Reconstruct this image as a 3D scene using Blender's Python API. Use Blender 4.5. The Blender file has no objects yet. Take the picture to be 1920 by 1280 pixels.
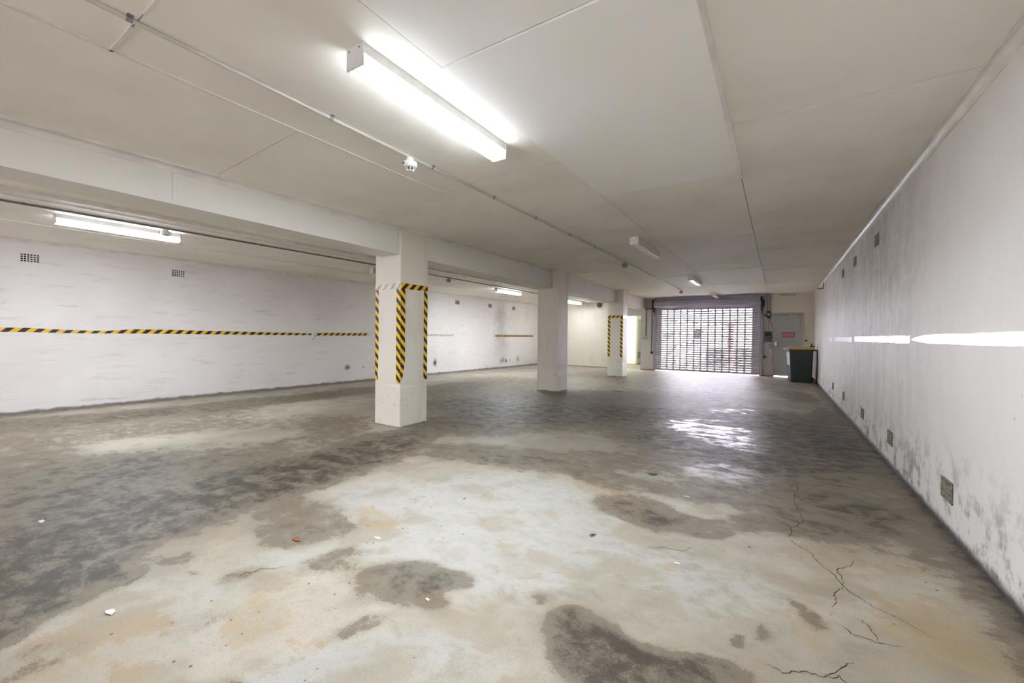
import bpy, bmesh, math, random
from mathutils import Vector, Matrix, noise

random.seed(7); noise.seed_set(11)
SC = bpy.context.scene
COL = SC.collection
PI = math.pi

# ------------------------------------------------------------------ helpers
class MB:
    """collects shapes, links them as ONE mesh object"""
    def __init__(self):
        self.v = []; self.f = []; self.m = []; self.smooth = []
    def add(self, vs, fs, mi=0, sm=False):
        n = len(self.v)
        self.v += [tuple(p) for p in vs]
        for f in fs:
            self.f.append(tuple(i + n for i in f)); self.m.append(mi); self.smooth.append(sm)
        return self
    def box(self, x0, x1, y0, y1, z0, z1, mi=0):
        vs = [(x0,y0,z0),(x1,y0,z0),(x1,y1,z0),(x0,y1,z0),(x0,y0,z1),(x1,y0,z1),(x1,y1,z1),(x0,y1,z1)]
        fs = [(0,3,2,1),(4,5,6,7),(0,1,5,4),(1,2,6,5),(2,3,7,6),(3,0,4,7)]
        return self.add(vs, fs, mi)
    def hexa(self, b, t, mi=0):
        fs = [(0,3,2,1),(4,5,6,7),(0,1,5,4),(1,2,6,5),(2,3,7,6),(3,0,4,7)]
        return self.add(list(b)+list(t), fs, mi)
    def bbox(self, x0, x1, y0, y1, z0, z1, r=.006, mi=0):
        """box with chamfered edges"""
        bm = bmesh.new()
        bmesh.ops.create_cube(bm, size=1)
        for v in bm.verts:
            v.co = Vector(((x0+x1)/2 + v.co.x*(x1-x0), (y0+y1)/2 + v.co.y*(y1-y0), (z0+z1)/2 + v.co.z*(z1-z0)))
        bmesh.ops.bevel(bm, geom=list(bm.edges), offset=r, segments=2, affect='EDGES', profile=.7)
        return self.frombm(bm, mi)
    def frombm(self, bm, mi=0, sm=False):
        bm.verts.ensure_lookup_table(); bm.verts.index_update()
        self.add([v.co[:] for v in bm.verts], [[v.index for v in f.verts] for f in bm.faces], mi, sm)
        bm.free(); return self
    def tube(self, pts, r, n=10, mi=0, cap=True):
        pts = [Vector(p) for p in pts]
        rings = []
        up = Vector((.0137,.0213,1)).normalized()
        for i, p in enumerate(pts):
            d = (pts[min(i+1,len(pts)-1)] - pts[max(i-1,0)]).normalized()
            a = d.cross(up)
            if a.length < .05: a = d.cross(Vector((1,.02,.01)))
            a.normalize(); b = d.cross(a).normalized()
            rr = r[i] if isinstance(r,(list,tuple)) else r
            rings.append([p + a*math.cos(2*PI*k/n)*rr + b*math.sin(2*PI*k/n)*rr for k in range(n)])
        vs = [v for R in rings for v in R]; fs = []
        for i in range(len(rings)-1):
            for k in range(n):
                fs.append((i*n+k, i*n+(k+1)%n, (i+1)*n+(k+1)%n, (i+1)*n+k))
        self.add(vs, fs, mi, True)
        if cap:
            self.add(rings[0], [tuple(range(n))[::-1]], mi); self.add(rings[-1], [tuple(range(n))], mi)
        return self
    def lathe(self, prof, c=(0,0,0), axis='z', n=28, mi=0):
        """prof = [(r,h)], closed with caps where r > 0"""
        vs = []; fs = []
        for r,h in prof:
            for k in range(n):
                a = 2*PI*k/n; x, y = r*math.cos(a), r*math.sin(a)
                p = {'z':(x,y,h), 'y':(x,h,y), 'x':(h,x,y)}[axis]
                vs.append((p[0]+c[0], p[1]+c[1], p[2]+c[2]))
        for i in range(len(prof)-1):
            for k in range(n):
                fs.append((i*n+k, i*n+(k+1)%n, (i+1)*n+(k+1)%n, (i+1)*n+k))
        fs.append(tuple(range(n))[::-1]); fs.append(tuple(range((len(prof)-1)*n, len(prof)*n)))
        return self.add(vs, fs, mi, True)
    def prism(self, poly, y0, y1, mi=0, axis='y'):
        """poly of (a,b) swept along axis: axis y -> (x,z), x -> (y,z), z -> (x,y)"""
        def P(a,b,t): return {'y':(a,t,b),'x':(t,a,b),'z':(a,b,t)}[axis]
        n = len(poly)
        vs = [P(a,b,y0) for a,b in poly] + [P(a,b,y1) for a,b in poly]
        fs = [tuple(range(n)), tuple(range(n,2*n))[::-1]] + [(i,(i+1)%n,(i+1)%n+n,i+n) for i in range(n)]
        return self.add(vs, fs, mi)
    def mesh(self, name):
        me = bpy.data.meshes.new(name); me.from_pydata(self.v, [], self.f)
        bm = bmesh.new(); bm.from_mesh(me)
        bmesh.ops.recalc_face_normals(bm, faces=list(bm.faces))
        bm.to_mesh(me); bm.free()
        me.polygons.foreach_set('material_index', self.m)
        me.polygons.foreach_set('use_smooth', self.smooth)
        if any(self.smooth):
            try: me.set_sharp_from_angle(angle=math.radians(35))
            except Exception: pass
        me.update(); return me
    def build(self, name, mats, parent=None, loc=(0,0,0), rz=0):
        o = bpy.data.objects.new(name, self.mesh(name))
        for m in (mats if isinstance(mats,(list,tuple)) else [mats]): o.data.materials.append(m)
        COL.objects.link(o); o.location = loc; o.rotation_euler = (0,0,rz)
        if parent: o.parent = parent
        return o

def tag(o, label=None, cat=None, group=None, kind=None):
    if label: o['label'] = label
    if cat: o['category'] = cat
    if group: o['group'] = group
    if kind: o['kind'] = kind
    return o
def thing(name, label, cat, loc=(0,0,0), rz=0, group=None):
    o = bpy.data.objects.new(name, None); o.empty_display_size = .1
    COL.objects.link(o); o.location = loc; o.rotation_euler = (0,0,rz)
    return tag(o, label, cat, group)
def kids(o): return [c for c in bpy.data.objects if c.parent is o]
def dup(root, loc, rz=0, label=None, group=None):
    def cp(o, par):
        c = o.copy(); COL.objects.link(c)
        if par: c.parent = par
        for k in kids(o): cp(k, c)
        return c
    r = cp(root, None); r.location = loc; r.rotation_euler = (0,0,rz)
    if label: r['label'] = label
    if group: r['group'] = group
    return r
def structure(o): o['kind'] = 'structure'; return o

# ------------------------------------------------------------------ materials
def srgb(r, g, b):
    return tuple(((c/255)/12.92 if c/255 <= .04045 else ((c/255+.055)/1.055)**2.4) for c in (r,g,b)) + (1,)
class G:
    """tiny node graph builder"""
    def __init__(self, name):
        self.mat = bpy.data.materials.new(name); self.mat.use_nodes = True
        self.nt = self.mat.node_tree; self.nt.nodes.clear()
        self.out = self.n('ShaderNodeOutputMaterial')
    def n(self, t, **kw):
        x = self.nt.nodes.new(t)
        for k, v in kw.items(): setattr(x, k, v)
        return x
    def link(self, a, b): self.nt.links.new(a, b)
    def put(self, sock, v):
        if isinstance(v, bpy.types.NodeSocket): self.link(v, sock)
        else: sock.default_value = v
    def math(self, op, a, b=0., c=0., clamp=False):
        m = self.n('ShaderNodeMath', operation=op, use_clamp=clamp)
        self.put(m.inputs[0], a); self.put(m.inputs[1], b)
        if op in ('MULTIPLY_ADD','SMOOTH_MIN','WRAP','COMPARE'): self.put(m.inputs[2], c)
        return m.outputs[0]
    def mix(self, f, a, b, blend='MIX'):
        m = self.n('ShaderNodeMix', data_type='RGBA', blend_type=blend)
        self.put(m.inputs[0], f); self.put(m.inputs[6], a); self.put(m.inputs[7], b)
        return m.outputs[2]
    def step(self, x, lo, hi):
        m = self.n('ShaderNodeMapRange', interpolation_type='SMOOTHSTEP')
        self.put(m.inputs[0], x); m.inputs[1].default_value = lo; m.inputs[2].default_value = hi
        return m.outputs[0]
    def obj(self):
        return self.n('ShaderNodeTexCoord').outputs['Object']
    def pos(self):
        return self.n('ShaderNodeNewGeometry').outputs['Position']
    def uv(self): return self.n('ShaderNodeTexCoord').outputs['UV']
    def scale(self, v, s):
        m = self.n('ShaderNodeVectorMath', operation='MULTIPLY'); self.put(m.inputs[0], v); m.inputs[1].default_value = s
        return m.outputs[0]
    def sep(self, v):
        s = self.n('ShaderNodeSeparateXYZ'); self.link(v, s.inputs[0]); return s.outputs
    def noise(self, v, scale, detail=4, rough=.55, dist=0., out=0):
        t = self.n('ShaderNodeTexNoise'); self.put(t.inputs['Vector'], v)
        t.inputs['Scale'].default_value = scale; t.inputs['Detail'].default_value = detail
        t.inputs['Roughness'].default_value = rough; t.inputs['Distortion'].default_value = dist
        return t.outputs[out]
    def voro(self, v, scale, feature='F1', rnd=1.):
        t = self.n('ShaderNodeTexVoronoi', feature=feature); self.put(t.inputs['Vector'], v)
        t.inputs['Scale'].default_value = scale; t.inputs['Randomness'].default_value = rnd
        return t.outputs[0]
    def attr(self, name):
        a = self.n('ShaderNodeAttribute'); a.attribute_name = name; return a.outputs['Fac']
    def dist(self, v, c):
        m = self.n('ShaderNodeVectorMath', operation='DISTANCE'); self.put(m.inputs[0], v); m.inputs[1].default_value = c
        return m.outputs[1]
    def bump(self, h, strength=.3, dist=.002):
        b = self.n('ShaderNodeBump'); self.put(b.inputs['Height'], h)
        b.inputs['Strength'].default_value = strength; b.inputs['Distance'].default_value = dist
        return b.outputs[0]
    def bsdf(self, col, rough=.6, metal=0., normal=None, spec=.5, emit=None, estr=0.):
        b = self.n('ShaderNodeBsdfPrincipled')
        self.put(b.inputs['Base Color'], col); self.put(b.inputs['Roughness'], rough); self.put(b.inputs['Metallic'], metal)
        self.put(b.inputs['Specular IOR Level'], spec)
        if normal is not None: self.link(normal, b.inputs['Normal'])
        if emit is not None:
            self.put(b.inputs['Emission Color'], emit); b.inputs['Emission Strength'].default_value = estr
        self.link(b.outputs[0], self.out.inputs[0]); return self.mat

def plain(name, rgb, rough=.5, metal=0., var=.06, vscale=14., spec=.5):
    g = G(name); p = g.obj()
    n = g.noise(p, vscale, 1)
    c = srgb(*rgb); dk = tuple(x*(1-var*2.2) for x in c[:3]) + (1,)
    return g.bsdf(g.mix(g.step(n,.35,.65), dk, c), rough, metal, spec=spec)

def mat_ceiling(name, rgb, dirty=1.):
    g = G(name); p = g.pos()
    c = srgb(*rgb)
    n1 = g.noise(p, 1.1, 3, .6)
    col = g.mix(g.math('MULTIPLY', g.step(n1,.38,.72), .20*dirty), c, srgb(166,160,148))
    dots = g.math('MULTIPLY', g.step(g.voro(p, 3.1), .024, .012), g.step(n1, .5, .56))
    col = g.mix(g.math('MULTIPLY', dots, .8), col, srgb(60,52,44))
    return g.bsdf(col, .72, spec=.3)

def mat_wall_right():
    g = G('grimy_white_render'); p = g.pos(); x,y,z = g.sep(p)
    base = srgb(234,231,226)
    st = g.noise(g.scale(p,(1,2.0,.75)), 2.0, 7, .76)          # run-down streaks
    bl = g.noise(p, .7, 4, .6)
    n6 = g.noise(p, 6, 5, .7)
    region = g.math('MULTIPLY', g.step(y, 3.3, 6.2), g.step(y, 16.5, 10.5))
    high = g.step(z, .9, 1.9)
    g1 = g.math('MULTIPLY', g.step(st,.40,.66), g.math('MULTIPLY_ADD', region, .27, .05))
    col = g.mix(g1, base, srgb(186,181,174))
    mot = g.math('ADD', g.math('MULTIPLY', bl, .5), g.math('MULTIPLY', n6, .5))
    g2 = g.math('MULTIPLY', g.math('MULTIPLY', g.step(mot,.40,.58), region), g.math('MULTIPLY_ADD', high, .42, .16))
    col = g.mix(g2, col, srgb(174,169,162))
    wp = g.math('MULTIPLY', g.step(g.math('ADD', g.math('MULTIPLY', n6, .55), g.math('MULTIPLY', st, -.45)), .075, .12), region)   # white peeled patches
    col = g.mix(g.math('MULTIPLY', wp, .7), col, srgb(240,238,234))
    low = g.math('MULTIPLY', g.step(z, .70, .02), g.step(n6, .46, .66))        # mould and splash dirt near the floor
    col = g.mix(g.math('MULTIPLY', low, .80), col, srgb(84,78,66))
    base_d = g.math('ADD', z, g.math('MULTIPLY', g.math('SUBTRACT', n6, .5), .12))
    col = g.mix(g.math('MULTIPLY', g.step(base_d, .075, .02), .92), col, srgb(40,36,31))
    chips = g.math('MULTIPLY', g.step(g.voro(g.scale(p,(1,1.6,1)), 5.5), .06, .03), g.step(bl,.5,.6))
    col = g.mix(g.math('MULTIPLY', chips, .6), col, srgb(96,90,84))
    return g.bsdf(col, .58, normal=g.bump(g.noise(p, 24, 2, .6), .3, .003), spec=.4)

def mat_wall_left():
    g = G('whitewashed_brick'); p = g.obj(); x,y,z = g.sep(p)
    base = srgb(234,230,226)
    sc = g.noise(g.scale(p,(1,.6,5)), 2.6, 5, .7)
    bl = g.noise(p, .6, 3)
    n5 = g.noise(p, 5, 4, .65)
    col = g.mix(g.math('MULTIPLY', g.step(sc,.53,.72), .30), base, srgb(168,161,153))
    col = g.mix(g.math('MULTIPLY', g.step(bl,.42,.72), .22), col, srgb(188,181,173))
    both = g.math('ADD', g.math('MULTIPLY', sc, .65), g.math('MULTIPLY', n5, .35))
    band = g.math('ADD', g.math('MULTIPLY', g.step(z,.95,.4), g.step(z,.02,.1)), g.math('MULTIPLY', g.step(z,1.45,1.7), g.step(z,2.2,1.9)))
    sf = g.math('MULTIPLY', g.step(both, .56,.70), band)
    col = g.mix(g.math('MULTIPLY', sf, .26), col, srgb(128,118,110))
    wnz = g.math('MULTIPLY', g.math('SUBTRACT', n5, .5), 1.6)
    # exhaust smudges and a damp stain: (y, z, ry, rz, strength)
    for cy, cz, ry, rz, s in ((6.78,.37,.10,.08,.85),(7.25,.36,.05,.035,.6),(9.87,.38,.09,.14,.95),(9.45,.42,.10,.06,.35),(13.5,.27,.22,.15,.6),(13.72,.26,.06,.1,.8),(13.95,.28,.05,.12,.5),(14.55,.30,.16,.14,.4),
                              (13.3,2.1,.45,.6,.34),(13.35,1.5,.5,.8,.22),(13.4,.8,.6,.7,.25)):
        d = g.dist(g.scale(p,(0,1/ry,1/rz)), (0,cy/ry,cz/rz))
        d = g.math('ADD', d, wnz)
        col = g.mix(g.math('MULTIPLY', g.step(d, 1.25, .1), s), col, srgb(58,50,48) if rz < .2 else srgb(140,132,116))
    base_d = g.math('ADD', z, g.math('MULTIPLY', g.math('SUBTRACT', n5, .5), .09))
    col = g.mix(g.math('MULTIPLY', g.step(base_d, .05, .01), .75), col, srgb(70,64,58))
    return g.bsdf(col, .6, spec=.4)

def mat_paint(name, rgb, dirt=.5, rough=.55):
    """painted render with scuffs at bumper height and a dirty foot"""
    g = G(name); p = g.pos(); x,y,z = g.sep(p)
    c = srgb(*rgb)
    n = g.noise(g.scale(p,(2,2,.5)), 2.2, 3, .6); n9 = g.noise(p, 9, 4, .7)
    col = g.mix(g.math('MULTIPLY', g.step(n,.5,.75), .22*dirt), c, srgb(150,143,128))
    sf = g.math('MULTIPLY', g.step(n9, .60,.70), g.step(z,.9,.2))
    col = g.mix(g.math('MULTIPLY', sf, .55*dirt), col, srgb(110,104,92))
    b = g.math('ADD', z, g.math('MULTIPLY', g.math('SUBTRACT', n9, .5), .06))
    col = g.mix(g.math('MULTIPLY', g.step(b, .035, .008), .8), col, srgb(80,72,62))
    return g.bsdf(col, rough, spec=.4)

def mat_floor():
    g = G('stained_concrete'); p = g.pos()
    dk = g.attr('dark'); tn = g.attr('tan'); wt = g.attr('wet'); lt = g.attr('light'); sp = g.attr('spot'); big = g.attr('cloud')
    frac = g.noise(g.scale(p,(1,1.25,1)), 5.5, 8, .74, .3)
    grit = g.noise(p, 130, 3, .75)
    nn = g.math('SUBTRACT', frac, .5)
    gn = g.math('SUBTRACT', grit, .5)
    col = g.mix(big, srgb(158,151,136), srgb(184,178,164))
    c2 = g.attr('mottle')
    lm = g.step(g.math('ADD', lt, g.math('MULTIPLY', nn, 1.4)), .12, .7)
    col = g.mix(lm, col, srgb(177,175,167))
    col = g.mix(g.math('MULTIPLY', g.step(g.math('ADD', c2, g.math('MULTIPLY', nn, 2.2)), .38, .85), .55), col, srgb(148,135,110))
    col = g.mix(g.math('MULTIPLY', g.step(frac, .50, .78), .40), col, srgb(136,126,108))
    tm = g.step(g.math('ADD', tn, g.math('MULTIPLY', nn, 3.2)), .28, .80)
    col = g.mix(g.math('MULTIPLY', tm, .60), col, srgb(164,142,106))
    dm = g.math('ADD', dk, g.math('MULTIPLY', g.math('ADD', nn, g.math('MULTIPLY', gn, .4)), g.math('MULTIPLY_ADD', dk, 1.6, .85)))
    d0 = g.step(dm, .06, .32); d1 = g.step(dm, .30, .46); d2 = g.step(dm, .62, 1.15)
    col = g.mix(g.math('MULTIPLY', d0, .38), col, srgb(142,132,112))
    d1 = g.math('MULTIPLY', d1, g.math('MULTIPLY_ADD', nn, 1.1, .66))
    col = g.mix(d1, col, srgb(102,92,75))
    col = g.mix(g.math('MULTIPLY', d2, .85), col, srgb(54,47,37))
    tone = g.math('MULTIPLY_ADD', nn, 1.0, g.math('MULTIPLY_ADD', gn, .30, .96))
    tc = g.n('ShaderNodeCombineXYZ'); g.link(tone, tc.inputs[0]); g.link(tone, tc.inputs[1]); g.link(g.math('MULTIPLY_ADD', nn, .25, g.math('MULTIPLY', tone, .985)), tc.inputs[2])
    col = g.mix(1., col, tc.outputs[0], 'MULTIPLY')
    # aggregate grain and pits
    col = g.mix(g.math('MULTIPLY', g.step(grit,.46,.74), .40), col, srgb(84,79,70))
    pits = g.math('MULTIPLY', g.step(g.voro(p, 11), .085, .05), g.step(big, .55, .75))
    col = g.mix(g.math('MULTIPLY', pits, .75), col, srgb(48,44,38))
    col = g.mix(g.step(g.math('ADD', sp, g.math('MULTIPLY', nn, 1.4)), .45, .8), col, srgb(48,45,40))
    # worn polished streaks
    stx = g.noise(g.scale(p,(1.2,2.6,1)), 3.4, 7, .80)
    wm = g.step(g.math('ADD', wt, g.math('MULTIPLY', g.math('SUBTRACT', stx,.5), 5.)), .86, 1.10)
    wm = g.math('MULTIPLY', wm, g.step(wt, .04, .2))
    rough = g.math('MULTIPLY_ADD', wm, -.24, g.math('MULTIPLY_ADD', frac, .24, .42))
    spec = g.math('MULTIPLY_ADD', wm, .15, .36)
    return g.bsdf(col, rough, normal=g.bump(g.noise(p, 45, 2, .6), .10, .002), spec=spec)

def mat_hazard(name, yellow, black, flip=1, pitch=.14, worn=0.):
    g = G(name); u,v,_ = g.sep(g.uv())
    s = g.math('FRACT', g.math('DIVIDE', g.math('ADD', u, g.math('MULTIPLY', v, float(flip))), pitch))
    m = g.math('GREATER_THAN', s, .5)
    col = g.mix(m, srgb(*yellow), srgb(*black))
    p = g.pos()
    if worn:
        col = g.mix(g.math('MULTIPLY', g.step(g.noise(p, 34, 5, .75), .42, .58), worn), col, srgb(214,208,190))
    col = g.mix(g.math('MULTIPLY', g.step(g.noise(p, 22, 4, .7), .62,.74), .35), col, srgb(120,104,70))
    return g.bsdf(col, .35, spec=.5)

def mat_silver():
    g = G('torn_foil_backing'); p = g.pos()
    n = g.noise(g.scale(p,(1,2.2,5)), 7, 5, .7)
    col = g.mix(g.math('MULTIPLY', g.step(n,.56,.72), .5), srgb(253,253,254), srgb(176,172,200))
    t = g.math('MULTIPLY', g.step(g.noise(g.scale(p,(1,1.6,1)), 5, 3, .7), .70,.74), .8)
    col = g.mix(t, col, srgb(196,160,96))
    return g.bsdf(col, .3, normal=g.bump(g.noise(p, 24, 4, .7), .5, .003), spec=.8)

def mat_emit(name, rgb, strength, base=(240,240,238)):
    g = G(name)
    return g.bsdf(srgb(*base), .4, emit=srgb(*rgb), estr=strength)

M = {}
M['ceiling'] = mat_ceiling('aged_cream_ceiling_sheet', (246,243,233), .7)
M['ceiling_new'] = mat_ceiling('newer_white_ceiling_sheet', (251,250,246), .3)
M['gap'] = plain('dark_joint', (62,55,44), .9)
M['trim'] = plain('white_gloss_trim', (232,229,220), .4, var=.05, vscale=5)
M['wall_right'] = mat_wall_right(); M['wall_left'] = mat_wall_left()
M['wall_back'] = mat_paint('cream_wall_paint', (230,225,208), .5)
M['pier'] = mat_paint('grey_cream_wall_paint', (206,200,190), .8)
M['column'] = mat_paint('cream_column_paint', (226,221,206), .8)
M['beam'] = mat_paint('white_beam_lining_paint', (232,230,222), .25)
M['corridor'] = mat_paint('corridor_white_paint', (236,238,226), .2)
M['floor'] = mat_floor()
M['hazard'] = mat_hazard('hazard_stripe_tape', (242,194,34), (34,29,27), 1, .128)
M['hazard_up'] = mat_hazard('hazard_stripe_tape_rising', (242,194,34), (34,29,27), -1, .135)
M['hazard_wall'] = mat_hazard('hazard_stripe_wall_tape', (234,188,44), (38,33,30), -1, .16)
M['hazard_far'] = mat_hazard('faded_hazard_stripe_tape', (206,170,84), (46,39,32), -1, .15, .1)
M['hazard_worn'] = mat_hazard('rubbed_hazard_stripe_tape', (228,214,160), (112,106,98), -1, .135, .75)
M['silver'] = mat_silver()
M['lamp_on'] = mat_emit('glowing_diffuser', (238,244,255), 13.5)
M['lamp_side'] = mat_emit('glowing_diffuser_side', (238,244,255), .9)
M['lamp_dim'] = mat_emit('weaker_glowing_diffuser', (240,244,255), 4.2)
M['lamp_dim_side'] = mat_emit('weaker_glowing_diffuser_side', (240,244,255), 1.5)
M['lamp_off'] = plain('milky_diffuser', (228,220,216), .35, var=.02)
M['lamp_body'] = plain('white_enamel_housing', (226,226,222), .4, var=.03)
M['screw'] = plain('dull_screw', (120,116,110), .4, .6)
M['plastic_white'] = plain('white_plastic', (236,235,228), .4, var=.02)
M['plastic_grey'] = plain('grey_plastic', (150,148,150), .45, var=.05)
M['vent_grey'] = plain('grey_vent_lattice', (176,170,162), .6, var=.08)
M['vent_brick'] = plain('dirty_cream_vent_lattice', (150,142,122), .7, var=.16, vscale=40)
M['box_grey'] = plain('dark_grey_box', (104,101,110), .45, var=.08)
M['black'] = plain('black_plastic', (26,25,27), .45, var=.1)
M['void'] = plain('dark_cavity', (14,13,12), .9)
M['conduit'] = plain('painted_steel_conduit', (214,210,200), .35, var=.06, vscale=4)
M['conduit_dark'] = plain('grey_conduit', (128,124,120), .4, var=.06)
M['conduit_blue'] = plain('bluish_grey_conduit', (168,176,184), .4, var=.05)
M['shutter'] = plain('galvanised_shutter', (208,204,214), .42, .15, var=.05, vscale=3)
M['shutter_roll'] = plain('galvanised_roll', (186,182,196), .36, .25, var=.06, vscale=2)
M['rail'] = plain('steel_guide_rail', (164,162,172), .4, .25)
M['bracket'] = plain('black_steel', (34,32,38), .5, .3)
M['fire_door'] = mat_paint('grey_door_paint', (184,186,184), .35)
M['red_sign'] = plain('red_sign_plate', (176,34,44), .4, var=.02)
M['white_ink'] = plain('white_lettering', (246,236,234), .5, var=.01)
M['bin_green'] = plain('dark_green_plastic', (36,52,48), .42, var=.08, vscale=8)
M['bin_sheen'] = plain('painted_white_sheen', (206,206,216), .5, var=.1)  # sheen of the lit bin face, put into the colour
M['bin_yellow'] = plain('mustard_lid_plastic', (204,178,84), .45, var=.06, vscale=9)
M['rubber'] = plain('black_rubber', (22,22,22), .7)
M['bell_red'] = plain('red_enamel', (168,36,34), .35, var=.05)
M['bell_dark'] = plain('dark_red_enamel', (84,26,24), .4, var=.05)
M['dark_red'] = plain('dark_red_plastic', (104,34,32), .45)
M['paper'] = plain('white_paper', (232,230,224), .7)
M['leaf'] = plain('dry_brown_leaf', (158,96,44), .7, var=.15, vscale=60)
M['steel'] = plain('brushed_steel', (176,176,176), .3, .8)
M['crack'] = plain('dark_crack', (58,52,44), .9)
M['concrete_out'] = plain('pale_outdoor_paving', (150,148,146), .8)
M['render_out'] = plain('pale_outdoor_render', (158,156,166), .8)
M['bounce_court'] = plain('grey_added_bounce_render', (138,138,140), .8)  # for the added bounce surfaces behind the camera
M['red_out'] = plain('red_outdoor_paint', (150,90,88), .6)
M['dark_out'] = plain('dark_outdoor_glass', (6,6,9), .3)
M['hedge'] = plain('dark_outdoor_hedge', (112,114,112), .9, var=.2)

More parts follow.
